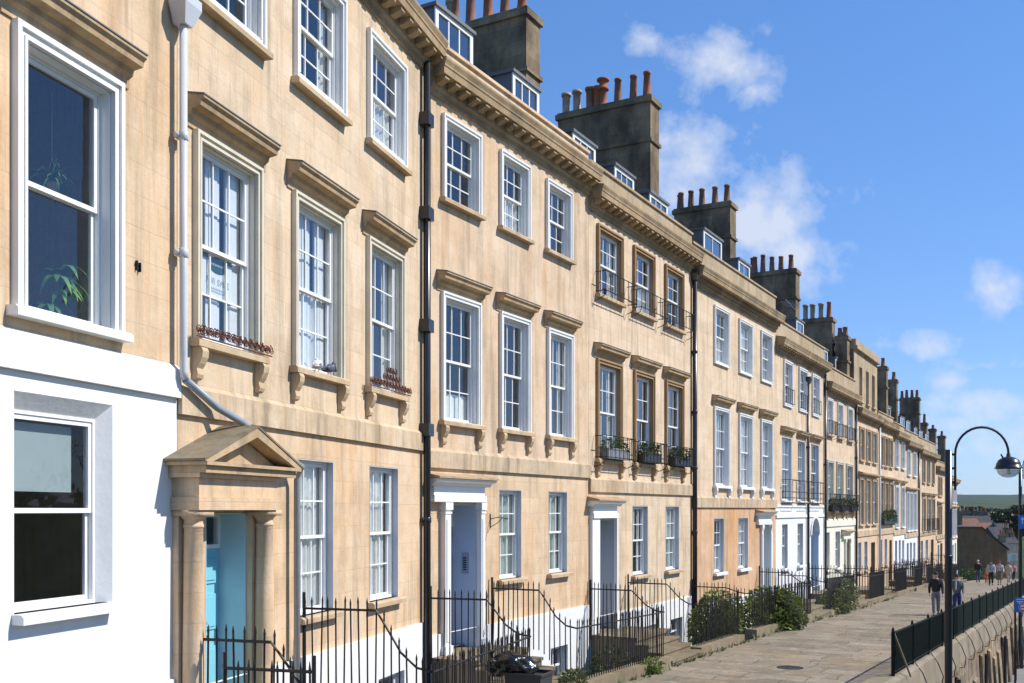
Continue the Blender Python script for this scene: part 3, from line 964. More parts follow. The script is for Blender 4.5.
for sg, e in ((1, pL - 0.09), (-1, pR + 0.09)):
    lead.prof_y([(e, zE1 + 0.10), (e, zE1 + 0.075), (mid, zA + 0.002), (mid, zA + 0.03)], yo - 0.05, -0.003)
lead.build('porch_roof', 'kerb', h2)
for px in (193.5, 264.5):
    c = MB()
    xx = sx(1, px, -0.18)
    zb, zt = -3.6 + hb, zE0
    r = 0.118
    c.lathe(xx, -0.18, [(r * 1.25, zb), (r * 1.25, zb + 0.12), (r * 1.12, zb + 0.16), (r * 1.0, zb + 0.2), (r * 1.0, zb + 0.9), (r * 0.94, zb + 1.6), (r * 0.86, zt - 0.2), (r * 0.94, zt - 0.19), (r * 0.94, zt - 0.16),
                           (r * 0.86, zt - 0.155), (r * 0.88, zt - 0.11), (r * 1.2, zt - 0.07)], 20)
    c.box(xx - 0.155, xx + 0.155, -0.335, -0.025, zt - 0.069, zt - 0.001)
    o = c.build('column', 'stone_warm', h2)
    for p in o.data.polygons: p.use_smooth = len(p.vertices) == 4 and abs(p.normal.z) < 0.5
    pl = MB(); pl.box(xx - 0.13, xx + 0.11, -0.08, 0.0, zb, zt - 0.002); pl.build('pilaster', 'stone_warm', h2)
# pipes
z0 = hgt(1, sx(1, 183, -0.12), -0.12, 376); xA = sx(1, 183.5, -0.12); xB = sx(1, 297, -0.12); zB = hgt(1, xB, -0.12, 472)
downpipe(h2, [(xA, -0.12, hgt(1, xA, -0.12, 24)), (xA, -0.12, z0 + 0.05), (xA + 0.03, -0.12, z0 - 0.03)], 0.043, 'pipe_grey', collars=[hgt(1, xA, -0.12, 136), hgt(1, xA, -0.12, 253)], hopper=hgt(1, xA, -0.12, 26))
downpipe(h2, [(xA + 0.035, -0.12, z0 - 0.035), (mid - 0.25, -0.14, zA + 0.22), (mid, -0.30, zA + 0.075), (pR - 0.05, -0.36, zE1 + 0.20), (xB - 0.02, -0.2, zE1 + 0.12), (xB, -0.12, zE1 - 0.05), (xB, -0.12, 0.2)], 0.043, 'pipe_lead')
xP = sx(1, 427, -0.1)
downpipe(h2, [(xP, -0.1, HB[1] + 6.9), (xP, -0.1, 0.3)], 0.066, 'pipe_black', boxes=[hgt(1, xP, -0.1, y) for y in (120, 214, 326, 430)], collars=[hgt(1, xP, -0.1, 520)])
# scrolled sill guards
def scroll_guard(par, a, b, z, h, peak=False):
    mb = MB()
    y = -0.13
    mb.tube([(a, y, z + 0.012), (b, y, z + 0.012)], 0.010, 5)
    n = max(5, int((b - a) / 0.12))
    w = (b - a) / n
    for k in range(n):
        x = a + (k + 0.5) * w
        hh = h * (1.0 + (1.25 * max(0.0, 1 - abs(k + 0.5 - n / 2) / (n * 0.22)) if peak else 0.12 * math.sin(k * 2.1)))
        for lev in range(1 if not peak else max(1, int(round(hh / (w * 1.3))))):
            zc = z + 0.03 + w * 0.5 + lev * w * 0.92
            for sg, o_ in ((-1, 0.3), (1, -0.25)):
                pts = []
                for q in range(17):
                    t = q / 16
                    r = w * 0.46 * (1 - 0.8 * t)
                    an = -math.pi / 2 + sg * (t * 3.6 * math.pi + 0.4 * k)
                    pts.append((x + o_ * w + r * math.cos(an), y + 0.006 * sg, zc + r * math.sin(an) * 1.05))
                mb.tube(pts, 0.007, 4)
            mb.ellipsoid((x + w * 0.28 * (-1) ** k, y, zc + w * 0.42), 0.018, 0.008, 0.012, 6, 4)
            mb.ellipsoid((x - w * 0.3 * (-1) ** k, y, zc - w * 0.1), 0.012, 0.008, 0.017, 6, 4)
    mb.build('sill_guard', 'rust', par)
for k, pk in ((0, False), (2, True)):
    a, b, c, d = b1[k]
    scroll_guard(h2, a - 0.2, b + 0.2, c + hb, 0.24, pk)

# ---- 3: white classical door case
i = 2; hb = HB[2]
b1 = ops(2, [(440.4, 478.9), (499, 528.5), (546.5, 571.5)], 0.89, 3.17, 0.10)
b2 = ops(2, [(441.4, 479.3), (499, 528.5), (545.3, 570.5)], 5.0, 6.46, 0.10)
bg = ops(2, [(498.9, 521.4), (548.5, 567.1)], -2.19, -0.35)
bb = ops(2, [(503, 524), (549, 566)], -4.75, -3.85)
dA, dB = sx(2, 446), sx(2, 476)
h3 = build_base(2, 'stone house with white columned door case, pale blue lining and dormers above a deep parapet', upper='stone_render', ground='stone_warm', holes1=b1, holes2=b2, holesg=bg, holesb=bb,
                door=(dA, dB, -0.66), parapet=0.46, pmat='stone_pale')
wins(h3, 2, b1, cols=3, rows=2, style='arch', mat='white', hood=True, consoles='stone_sill', insides=[['low'], None, ['sides']], glass='glass')
wins(h3, 2, b2, cols=3, rows=2, style='arch', mat='white', aw=0.10, full_frame=False, insides=[None, ['half'], None])
wins(h3, 2, bg, cols=3, rows=2, lining='grey_paint', insides=[['net_green'], ['net_green']])
wins(h3, 2, bb, cols=2, rows=1, lining='grey_paint', sill=None)
door_recess(h3, dA, dB, -3.45 + hb, -0.66 + hb, 0.6, 'blue_grey_paint', 'blue_door')
def doorcase(par, i, px0, px1, top, dA, dB, dtop, thr, pil=True, proj=0.16, mat='white', hoodmat='white'):
    hb = HB[i]
    a, b = sx(i, px0, -proj), sx(i, px1, -proj)
    z0, z1 = dtop + hb, top + hb
    e = MB()
    e.box(a + 0.02, b - 0.02, -proj, -0.002, z0 + 0.02, z0 + (z1 - z0) * 0.30)
    e.box(a + 0.05, b - 0.05, -proj + 0.03, -0.002, z0 + (z1 - z0) * 0.30 + 0.001, z1 - 0.16)
    e.prof_x([(-0.002, z1 - 0.159), (-proj - 0.02, z1 - 0.159), (-proj - 0.06, z1 - 0.10), (-proj - 0.15, z1 - 0.08), (-proj - 0.17, z1 - 0.03), (-0.002, z1 - 0.025)], a - 0.08, b + 0.08)
    o = e.build('door_case', mat, par)
    h = MB(); h.prof_x([(-0.002, z1 - 0.024), (-proj - 0.2, z1 - 0.024), (-proj - 0.2, z1 + 0.01), (-0.002, z1 + 0.08)], a - 0.11, b + 0.11)
    h.build('door_hood', hoodmat, o)
    for x0, x1 in (((dA - 0.20) if pil else a + 0.02, dA - 0.01), (dB + 0.01, b - 0.02)):
        p = MB()
        p.box(x0, x1, -proj + 0.04, -0.003, thr + hb, z0 - 0.13)
        if pil:
            p.box(x0 - 0.03, x1 + 0.03, -proj + 0.01, -0.003, thr + hb, thr + hb + 0.22)
            p.box(x0 - 0.03, x1 + 0.03, -proj + 0.01, -0.003, z0 - 0.129, z0 + 0.018)
            p.box(x0 - 0.015, x1 + 0.015, -proj + 0.025, -0.003, z0 - 0.20, z0 - 0.16)
            p.box(x0 + 0.04, x1 - 0.04, -proj + 0.025, -proj + 0.039, thr + hb + 0.3, z0 - 0.3)
        else:
            p.box(x0, x1, -proj + 0.04, -0.003, z0 - 0.129, z0 + 0.018)
        p.build('pilaster', mat, o)
doorcase(h3, 2, 434, 487.5, -0.17, dA, dB, -0.64, -3.5, hoodmat='stone_trim')
# entry phone on the lining, wall bracket
z = hgt(2, dB, 0.2, 563)
mb = MB(); mb.box(dB - 0.05, dB - 0.02, 0.16, 0.30, z - 0.2, z + 0.2); o = mb.build('entry_phone', 'steel', h3)
mb = MB()
for q in range(6): mb.box(dB - 0.056, dB - 0.0505, 0.19, 0.27, z - 0.14 + q * 0.045, z - 0.11 + q * 0.045)
mb.build('button', 'bin', o)
s = sx(2, 490); z = hgt(2, s, 0, 522)
mb = MB(); mb.box(s - 0.012, s + 0.012, -0.015, 0, z - 0.12, z + 0.16)
mb.tube([(s, -0.01, z + 0.06), (s + 0.02, -0.2, z + 0.1), (s + 0.03, -0.4, z + 0.06)], 0.009, 5); mb.tube([(s, -0.01, z - 0.1), (s + 0.02, -0.16, z - 0.02), (s + 0.025, -0.27, z + 0.085)], 0.008, 5)
mb.build('wall_bracket', 'iron', h3)
stack(h3, 2, LEN[2] - 0.05, 540, 18, 440, [(441, 1, K_, 'roll'), (455, -8, P_, 'taper'), (470.5, -10, P_, 'taper'), (488, -12, T, 'taper'), (505, -10, P_, 'taper'), (522, -6, T, 'taper')], half=0.36, bands=(1.5,))
for a, b, y in ((434.6, 471.6, 3.5), (512, 538, 70)): dorm(h3, 2, a, b, y)

# ---- 4: brown surrounds and balconies
i = 3; hb = HB[3]
b1 = ops(3, [(595.8, 620.6), (633, 653.2), (664.6, 682.4)], 0.82, 3.16, 0.12)
b2 = ops(3, [(596.3, 621.6), (632.6, 653.4), (664.2, 682.4)], 4.86, 6.45, 0.12)
bg = ops(3, [(632.4, 647.8), (665.6, 679)], -2.18, -0.33)
bb = ops(3, [(640, 655), (669, 681)], -4.4, -3.6)
dA, dB = sx(3, 597), sx(3, 615)
h4 = build_base(3, 'stone house with brown stone window surrounds and black balconettes on both upper floors', upper='stone_pale', ground='stone', holes1=b1, holes2=b2, holesg=bg, holesb=bb,
                door=(dA, dB, -0.68), parapet=0.62)
wins(h4, 3, b1, cols=3, rows=2, style='arch', mat='stone_brown', lining='stone_brown', aw=0.12, hood=True, consoles='stone_trim', glass='glass', insides=[['sides'], None, None])
wins(h4, 3, b2, cols=3, rows=2, style='arch', mat='stone_brown', lining='stone_brown', aw=0.12, sill='stone_sill', insides=[['sides'], ['half'], None])
wins(h4, 3, bg, cols=3, rows=2, lining='grey_paint', insides=[['sides'], ['net_green']])
wins(h4, 3, bb, cols=2, rows=1, lining='grey_paint', sill=None)
door_recess(h4, dA, dB, -3.45 + hb, -0.68 + hb, 0.75, 'grey_paint', 'grey_door')
doorcase(h4, 3, 593.8, 619, -0.19, dA, dB, -0.66, -3.5, pil=False, proj=0.13, hoodmat='stone_trim')
for (a, b, c, d) in b1: balcony(h4, a - 0.22, b + 0.32, c + hb, 0.55, 0.33, 7)
for (a, b, c, d) in b2: balcony(h4, a - 0.22, b + 0.42, c + hb, 0.50, 0.30, 7, horiz=1)
xP = sx(3, 696.5, -0.1)
downpipe(h4, [(min(xP, LEN[3] - 0.02), -0.1, HB[3] + 6.75), (min(xP, LEN[3] - 0.02), -0.1, 0.3)], 0.07, 'pipe_black', hopper=HB[3] + 6.55, collars=[hgt(3, LEN[3], -0.1, y) for y in (352, 412, 468, 532)])
stack(h4, 3, LEN[3] - 0.05, 659, 102, 558, [(563.6, 94, K_, 'roll'), (577, 91, K_, 'roll'), (590, 88, P_, 'roll'), (597.5, 87, T, 'roll'), (603, 78, T, 'louvre'), (618, 79, P_, 'taper'), (633.6, 75.6, P_, 'taper'), (647, 72, T, 'taper')], bands=(1.35,))
for a, b, y in ((572, 594.5, 130), (614, 633, 163.5), (649, 666.7, 191)): dorm(h4, 3, a, b, y)

# ---- 5: orange ground floor
i = 4; hb = HB[4]
b1 = ops(4, [(713.3, 728.2), (738.3, 751.5), (760.2, 771.6)], 0.72, 3.17, 0.10)
b2 = ops(4, [(713.4, 728), (738.3, 751.5), (760.3, 771.4)], 4.75, 6.44, 0.10)
bg = ops(4, [(714, 723.8), (738.3, 748)], -2.12, -0.35)
dA, dB = sx(4, 761.6), sx(4, 770.2)
h5 = build_base(4, 'stone house with an orange-tinted ground floor behind a leafy shrub', upper='stone_pale', ground='stone_block', holes1=b1, holes2=b2, holesg=bg,
                door=(dA, dB, -0.66), parapet=0.75, big=False)
wins(h5, 4, b1, cols=3, rows=2, style='arch', mat='white', hood=True, consoles='white', sill='white', insides=[['sides'], ['net'], ['sides']])
wins(h5, 4, b2, cols=3, rows=2, style='arch', mat='white', aw=0.10, full_frame=True, sill=None, insides=[['half'], ['net'], ['sides']])
wins(h5, 4, bg, cols=3, rows=2, lining='grey_paint', sill='white', insides=[['half'], ['net']])
door_recess(h5, dA, dB, -3.45 + hb, -0.66 + hb, 0.45, 'white', 'slate_door')
doorcase(h5, 4, 759.2, 772.6, -0.14, dA, dB, -0.64, -3.5, proj=0.12, hoodmat='stone_trim')
stack(h5, 4, LEN[4] - 0.1, 736, 205, 674, [(669 + 8, 195, P_, 'taper'), (681, 193, P_, 'taper'), (691, 191, P_, 'taper'), (702, 189, P_, 'taper'), (715, 187, P_, 'taper'), (727, 185, P_, 'taper')], bands=(1.35,))
for a, b, y in ((703, 721, 228), (738, 749, 258)): dorm(h5, 4, a, b, y, cols=2)

# ---- 6: white ground floor with arched door
i = 5; hb = HB[5]
b1 = ops(5, [(781.5, 791.8), (797.5, 805.2), (810.7, 819)], 0.68, 3.2, 0.05)
b2 = ops(5, [(783, 791.6), (798.3, 806.5), (811.5, 818.8)], 4.55, 6.15, 0.12)
bg = ops(5, [(782, 787.6), (797.5, 803)], -2.0, -0.25)
dA, dB = sx(5, 810.9), sx(5, 818.6)
h6 = build_base(5, 'stone house with white painted ground floor and arched door, beside the orange-tinted one', upper='stone_pale', ground='white_wall', basement='white_wall', holes1=b1, holes2=b2, holesg=bg,
                door=(dA, dB, -0.05), parapet=0.75, gtop=0.5, band=False, thr=-3.3)
c = MB(); c.box(0.01, LEN[5] - 0.01, -0.05, -0.002, hb + 0.0, hb + 0.12); c.box(0.01, LEN[5] - 0.01, -0.04, -0.002, hb + 0.42, hb + 0.52); c.build('string_course', 'white_wall', h6)
wins(h6, 5, b1, cols=3, rows=2, lining='blue_grey_paint', hood=True, sill='white', aw=0.05, insides=[['sides'], ['sides'], None])
wins(h6, 5, b2, cols=3, rows=2, style='arch', mat='white', aw=0.12, full_frame=True, sill=None, insides=[None, None, ['half']])
wins(h6, 5, bg, cols=3, rows=2, lining='grey_paint', sill='white', insides=[None, ['half']])
for (a, b, c, d) in b1: balcony(h6, a - 0.08, b + 0.14, c + hb - 0.12, 0.95, 0.3, 3, horiz=3, brackets=False)
for (a, b, c, d) in b2: balcony(h6, a - 0.1, b + 0.1, c + hb, 0.6, 0.12, 4, horiz=1, brackets=False)
door_recess(h6, dA, dB, -3.3 + hb, -0.05 + hb, 0.4, 'blue_grey_paint', 'slate_door')
def arch_fill(par, a, b, zt, mat, y0=-0.003, y1=0.2, ringw=0.14):
    mb = MB()
    r = (b - a) / 2; cx = (a + b) / 2; cz = zt - r
    n = 12
    for k in range(n):
        t0, t1 = math.pi * k / n, math.pi * (k + 1) / n
        p = [(cx + r * math.cos(t0), cz + r * math.sin(t0)), (cx + r * math.cos(t1), cz + r * math.sin(t1))]
        mb.prof_y([p[0], (p[0][0], zt), (p[1][0], zt), p[1]] if True else p, y0, y1)
    mb.build('arch_spandrel', mat, par)
    m2 = MB()
    for k in range(n):
        t0, t1 = math.pi * k / n, math.pi * (k + 1) / n
        f = lambda rr, t: (cx + rr * math.cos(t), cz + rr * math.sin(t))
        m2.prof_y([f(r + 0.005, t0), f(r + ringw, t0), f(r + ringw, t1), f(r + 0.005, t1)], -0.06, y0 - 0.001)
    m2.build('arch_moulding', mat, par)
arch_fill(h6, dA, dB, -0.05 + hb, 'white_wall')
xP = sx(5, 808.3, -0.08)
downpipe(h6, [(xP, -0.08, hb + 5.9), (xP, -0.08, 0.3)], 0.055, 'pipe_black', hopper=hb + 5.7, collars=[hb + 3.0])
downpipe(h6, [(LEN[5] - 0.1, -0.08, hb + 6.5), (LEN[5] - 0.1, -0.08, 0.3)], 0.055, 'pipe_black', collars=[hb + 2.4])
stack(h6, 5, LEN[5] - 0.1, 799.6, 271, 748, [(749.5, 258, P_, 'taper'), (755, 257, P_, 'taper'), (763, 255, P_, 'taper'), (772, 257, P_, 'taper'), (781, 256.5, P_, 'taper'), (791, 255, P_, 'taper')])
for a, b, y in ((796, 803, 318),): dorm(h6, 5, a, b, y, cols=2)
# aerial on the chimney
mb = MB(); mb.tube([(LEN[5] - 0.4, 1.2, hb + 9.5), (LEN[5] - 2.6, 1.1, hb + 9.6)], 0.015, 5)
for q in range(5): mb.tube([(LEN[5] - 1.2 - q * 0.3, 0.9, hb + 9.55), (LEN[5] - 1.2 - q * 0.3, 1.4, hb + 9.55)], 0.008, 4)
mb.build('aerial', 'steel', h6)

# ---- 7: cream ground floor, planters
i = 6; hb = HB[6]
b1 = ops(6, [(826.6, 832.6), (836.3, 842.3), (846, 851.9)], 0.72, 3.0, 0.08)
b2 = ops(6, [(826.4, 832), (837, 842.2), (847, 852)], 4.3, 5.88, 0.1)
bg = ops(6, [(825.6, 829.6), (835.4, 840)], -2.0, -0.25)
dA, dB = sx(6, 845), sx(6, 850.5)
h7 = build_base(6, 'stone house with a cream ground floor and dark planters at its tall windows', upper='stone_pale', ground='cream_wall', basement='cream_wall', holes1=b1, holes2=b2, holesg=bg,
                door=(dA, dB, -0.7), parapet=0.85, thr=-3.15, bandmat='cream_wall')
wins(h7, 6, b1, cols=2, rows=2, style='arch', mat='cream', lining='cream', aw=0.12, sill='stone_sill', consoles=True, insides=[['net_green'], ['net_green'], None])
wins(h7, 6, b2, cols=2, rows=2, style='arch', mat='white', aw=0.1, full_frame=False, insides=[None, ['half'], None])
wins(h7, 6, bg, cols=3, rows=2, lining='cream', insides=[['half'], None], sill='cream_wall')
for (a, b, c, d) in b1: balcony(h7, a - 0.1, b + 0.25, c + hb, 0.8, 0.35, 9, horiz=1)
for (a, b, c, d) in b2: balcony(h7, a - 0.1, b + 0.25, c + hb, 0.6, 0.25, 8, horiz=1)
door_recess(h7, dA, dB, -3.15 + hb, -0.7 + hb, 0.4, 'cream_wall', 'grey_door')
doorcase(h7, 6, 844, 851.5, -0.25, dA, dB, -0.68, -3.15, proj=0.12, mat='cream_wall', hoodmat='stone_trim')
downpipe(h7, [(LEN[6] - 0.1, -0.08, hb + 6.3), (LEN[6] - 0.1, -0.08, 0.3)], 0.06, 'pipe_black', collars=[hb + 3.5])
# two stacks on the party wall
stack(h7, 6, LEN[6] - 0.42, 835, 319, 800, [(805.5, 305, K_, 'roll'), (812.6, 304.5, K_, 'roll'), (821, 303.5, K_, 'roll'), (829, 302, T, 'taper')])
stack(h7, 6, LEN[6] - 0.42, 854.5, 337, 838, [(840, 328, P_, 'taper'), (845, 327.5, P_, 'taper'), (851, 327, P_, 'taper')])
for a, b, y in ((821.7, 827, 347), (835, 841.4, 357)): dorm(h7, 6, a, b, y, cols=2)

# ---- 8: the house with a full attic storey
i = 7; hb = HB[7]; L = LEN[7]
b1 = ops(7, [(859, 863), (865.6, 869.7), (872, 876.2)], 0.65, 3.05, 0.04)
b2 = ops(7, [(859.3, 863.3), (866, 870), (872.4, 876)], 4.1, 5.75, 0.04)
bg = ops(7, [(858, 861.2), (864.3, 867.4)], -1.85, -0.3)
dA, dB = sx(7, 871), sx(7, 875)
h8 = build_base(7, 'stone house raised by a full attic storey above its cornice', upper='stone', ground='stone_render', basement='stone', holes1=b1, holes2=b2, holesg=bg, door=(dA, dB, -0.4), parapet=0.1, thr=-2.95)
for hs in (b1, b2): wins(h8, 7, hs, cols=2, rows=2, style='arch', mat='stone_sill', lining='stone_sill', aw=0.12, sill='stone_sill', far=True)
wins(h8, 7, bg, cols=2, rows=2, lining='grey_paint')
s = MB(); hz = 3.25 + hb; s.prof_x([(-0.002, hz), (-0.25, hz + 0.08), (-0.27, hz + 0.16), (-0.002, hz + 0.24)], b1[0][0] - 0.3, b1[2][1] + 0.3); s.build('hood', 'stone_trim', h8)
door_recess(h8, dA, dB, -2.95 + hb, -0.4 + hb, 0.35, 'stone_brown', 'brown_door')
at = ops(7, [(860.4, 863.4), (867, 870), (873, 875.8)], 7.25, 9.1)
zt = HC[7] + 0.25 + hb; z9 = hgt(7, 0.3, 0, 346)
m = MB(); wall_cells(m, 0.01, L - 0.01, zt, z9, [(a, b, c + hb, d + hb) for a, b, c, d in at], y=0.06)
m.quad((0.012, 0.06, zt), (0.012, 9, zt), (0.012, 9, z9), (0.012, 0.06, z9)); m.quad((L - 0.012, 0.06, zt), (L - 0.012, 9, zt), (L - 0.012, 9, z9), (L - 0.012, 0.06, z9)); m.quad((0.012, 0.06, z9), (L - 0.012, 0.06, z9), (L - 0.012, 9, z9), (0.012, 9, z9))
m.quad((0.012, 9, zt), (L - 0.012, 9, zt), (L - 0.012, 9, z9), (0.012, 9, z9))
m.build('attic_wall', 'parapet', h8)
m = MB(); m.box(0.0, L, -0.03, 0.3, z9 + 0.001, z9 + 0.35); m.box(-0.04, L + 0.04, -0.12, 0.34, z9 - 0.16, z9 + 0.0); m.build('attic_cornice', 'parapet', h8)
m = MB(); m.quad((0.02, 0.9, zt), (L - 0.02, 0.9, zt), (L - 0.02, 0.9, z9), (0.02, 0.9, z9)); m.build('attic_room', 'interior', h8)
for (a, b, c, d) in at:
    o = window(h8, a, b, c + hb, d + hb, cols=2, rows=2, lining='stone_sill', dep=0.25)
    o.location = (0, 0.06, 0)
m = MB(); m.quad((-0.002, 0.075, zt - 0.1), (-0.002, 8.9, zt - 0.1), (-0.002, 8.9, z9 - 0.165), (-0.002, 0.075, z9 - 0.165)); m.build('dark_flank_sheet', 'stone_dark', h8)  # sooty dark sheet over the attic flank, deepening its shaded side by colour
downpipe(h8, [(L - 0.05, -0.1, hb + 6.3), (L - 0.05, -0.1, 0.3)], 0.06, 'pipe_grey')

def far_house(i, label, p1, p2, pg, r1, r2, rg, door, upper, ground, wmat, parapet, thr, dmat='brown_door', shared_hood=False, gtop=0.0, basement=None, doort=-0.4, glass='glass', e=0.05, ins=None, sillm='stone_sill', band=True):
    hb = HB[i]
    b1 = ops(i, p1, r1[0], r1[1], e); b2 = ops(i, p2, r2[0], r2[1], e); bg = ops(i, pg, rg[0], rg[1], 0.0)
    dA, dB = (sx(i, door[0]), sx(i, door[1])) if door else (0, 0)
    h = build_base(i, label, upper=upper, ground=ground, basement=basement or ground, holes1=b1, holes2=b2, holesg=bg, door=(dA, dB, doort) if door else None, parapet=parapet, thr=thr, gtop=gtop, band=band)
    for hs in (b1, b2):
        wins(h, i, hs, cols=2, rows=2, style='arch', mat=wmat, lining=wmat, aw=0.12, far=True, sill=sillm, glass=glass, hood=(hs is b1 and not shared_hood), insides=ins or [None])
    wins(h, i, bg, cols=2, rows=2, lining='grey_paint', sill=sillm, insides=[None, ['half']])
    if shared_hood:
        s = MB(); hz = r1[1] + 0.2 + hb; s.prof_x([(-0.002, hz), (-0.25, hz + 0.08), (-0.27, hz + 0.16), (-0.002, hz + 0.24)], b1[0][0] - 0.3, b1[-1][1] + 0.3); s.build('hood', 'stone_trim', h)
    if door:
        door_recess(h, dA, dB, thr + hb, doort + hb, 0.35, 'stone_brown' if wmat != 'white' else 'white', dmat)
    return h, b1, b2

h9, q1, q2 = far_house(8, 'stone house with a hedge of planters along its tall windows, right of the raised attic', [(880, 882.8), (884.2, 887.6), (889.3, 892.6)], [(880.2, 882.8), (884.2, 887.2), (889, 892)],
                       [(880, 882.2), (884.6, 887)], (0.6, 3.05), (4.1, 5.75), (-1.85, -0.3), (889.3, 891.8), 'stone', 'stone_render', 'stone_sill', 0.5, -2.9, shared_hood=True)
stack(h9, 8, LEN[8] - 0.1, 888, 367, 879, [(883, 358, P_, 'taper')], half=0.3)
h10, q1b, q2b = far_house(9, 'stone house with two bays of white windows and a white ground floor', [(895, 898), (901, 904)], [(894.8, 898), (901, 904)], [(895, 897), (898.8, 900.6)], (0.5, 3.05), (4.35, 5.95), (-1.9, -0.35),
                          (902, 904.2), 'stone', 'white_wall', 'white', 0.6, -2.8, 'slate_door', sillm='white')
stack(h10, 9, LEN[9] - 0.1, 898, 380, 889.5, [(893.8, 372, P_, 'taper')], half=0.3)
for a, b, y in ((880, 884.6, 399), (886, 890.2, 405)): dorm(h10, 9, a, b, y, cols=2)
h11, q1c, q2c = far_house(10, 'narrow stone house with three white sashes a floor and a white ground floor', [(906.3, 908.7), (909.8, 912.2), (913.4, 915.9)], [(907, 909.7), (912.8, 915.6)], [(906.8, 908.6), (910, 911.8)], (0.5, 3.05), (4.3, 5.9), (-1.9, -0.35),
                          (913.2, 915.4), 'stone', 'white_wall', 'white', 0.75, -2.7, 'slate_door', shared_hood=True, sillm='white')
for a, b, y in ((893.5, 897.5, 410), (900, 904, 416)): dorm(h11, 10, a, b, y, cols=2)
downpipe(h11, [(LEN[10] - 0.1, -0.1, HB[10] + 6.1), (LEN[10] - 0.1, -0.1, 0.3)], 0.07, 'pipe_black')
h12, q1d, q2d = far_house(11, 'wide stone house with three narrow brown windows and low black balconies', [(922, 925.2), (927, 930.3), (931.6, 934.4)], [(922, 924.8), (926.8, 929.6), (931.6, 934)], [(920.5, 923), (925.5, 928)], (0.35, 2.75), (4.0, 5.75), (-1.9, -0.35),
                          (931, 933.6), 'stone', 'stone_render', 'stone_sill', 0.9, -2.6, e=0.12)
for (a, b, c, d) in q1d: balcony(h12, a - 0.2, b + 0.3, c + HB[11], 0.9, 0.35, 9)
stack(h12, 11, LEN[11] - 0.3, 920.4, 398, 899.5, [(902, 391, P_, 'taper'), (906.7, 390, P_, 'taper'), (912, 390, P_, 'taper'), (917, 390, P_, 'taper')], half=0.4)
for a, b, y in ((906, 909.6, 420), (914, 916.6, 427), (919, 922.2, 430), (925, 928, 433)): dorm(h12, 11, a, b, y, cols=2)
h13, q1e, q2e = far_house(12, 'stone house with paired brown windows, just behind the tall lamp post', [(937.4, 939.1), (939.7, 941.4)], [(938, 939.5), (940, 941.5)], [(937.6, 939.2)], (-0.1, 2.7), (3.6, 5.1), (-1.9, -0.5),
                          (940.2, 942.4), 'stone', 'stone_render', 'stone_sill', 0.5, -2.4, e=0.02, shared_hood=True)
stack(h13, 12, LEN[12] - 0.3, 927.8, 423, 921, [(924.4, 414, P_, 'taper')], half=0.35)
h14, q1f, q2f = far_house(13, 'last stone house of the terrace with pale window frames, past the lamp post', [(947.6, 949.4), (952.2, 953.6), (954.6, 956)], [(947.6, 949.4), (952.2, 953.6), (954.6, 956)], [(947.6, 949.2), (952.4, 953.6)], (0.2, 2.7), (3.4, 4.7), (-2.1, -0.5),
                          (954.6, 956), 'stone_pale', 'cream_wall', 'white', 0.3, -2.5, e=0.02, shared_hood=True, sillm='white')
stack(h14, 13, LEN[13] * 0.5, 936.5, 429, 929, [(933, 425, P_, 'taper')], half=0.35)
stack(h14, 13, LEN[13] - 0.3, 945.7, 436, 937.5, [(941.8, 431, P_, 'taper')], half=0.35)

# ------------------------------------------------------------------ steps, kerbs and railings
EB = KERB
steps_and_kerb(1, h2, 0.12, sx(1, 298, 0) - 0.05, -3.45)
steps_and_kerb(2, h3, 0.05, sx(2, 488, 0) - 0.02, -3.45)
steps_and_kerb(3, h4, 0.05, sx(3, 624, 0), -3.45)
steps_and_kerb(4, h5, sx(4, 757.5), LEN[4] - 0.05, -3.45)
steps_and_kerb(5, h6, sx(5, 808.5), LEN[5] - 0.1, -3.3)
steps_and_kerb(6, h7, sx(6, 843.5), LEN[6] - 0.1, -3.15)
for k, hh, pa, pb, tt in ((7, h8, 870.4, 875.8, -2.95), (8, h9, 888.8, 892.4, -2.9), (9, h10, 901.5, 904.7, -2.8), (10, h11, 912.6, 916, -2.7), (11, h12, 930.4, 934.4, -2.6)):
    steps_and_kerb(k, hh, sx(k, pa), sx(k, pb), tt)

area_fence(0, 'black railing in front of the white ground floor, ending beside the pedimented porch', 2.0, LEN[0] + 0.06, -2.3, -2.46 + REL[1] - REL[0], -3.45, -3.45 + REL[1] - REL[0], arms=(False, True),
           kerblabel='stone kerb in front of the white ground floor')
area_fence(1, 'black railing with a swept-down top rail between the pedimented porch and the white door case', sx(1, 300, 0), LEN[1] - 0.02, -2.38, -2.36 + REL[2] - REL[1], -3.45, -3.45 + REL[2] - REL[1],
           kerblabel='stone kerb between the pedimented porch and the bin bag')
area_fence(2, 'black railing with tall bars between the white door case and the next grey doorway', sx(2, 489.5, 0), LEN[2] - 0.02, -2.33, -2.33 + REL[3] - REL[2], -3.45, -3.45 + REL[3] - REL[2],
           kerblabel='mossy stone kerb beneath the railing right of the bin bag')
area_fence(3, 'black railing right of the grey doorway, a glossy shrub behind it', sx(3, 626, 0), LEN[3] + sx(4, 736, -1.9), -2.33, -2.9, -3.45, -3.7, arms=(True, False),
           kerblabel='stone kerb under the railing with the glossy shrub')
area_fence(4, 'black railing overgrown by the leafy shrub, below the orange-tinted ground floor', sx(4, 752, -1.9), sx(4, 757.5), -2.4, -2.33, -3.45, -3.45, near=True, arms=(True, True),
           kerblabel='stone kerb under the overgrown railing')
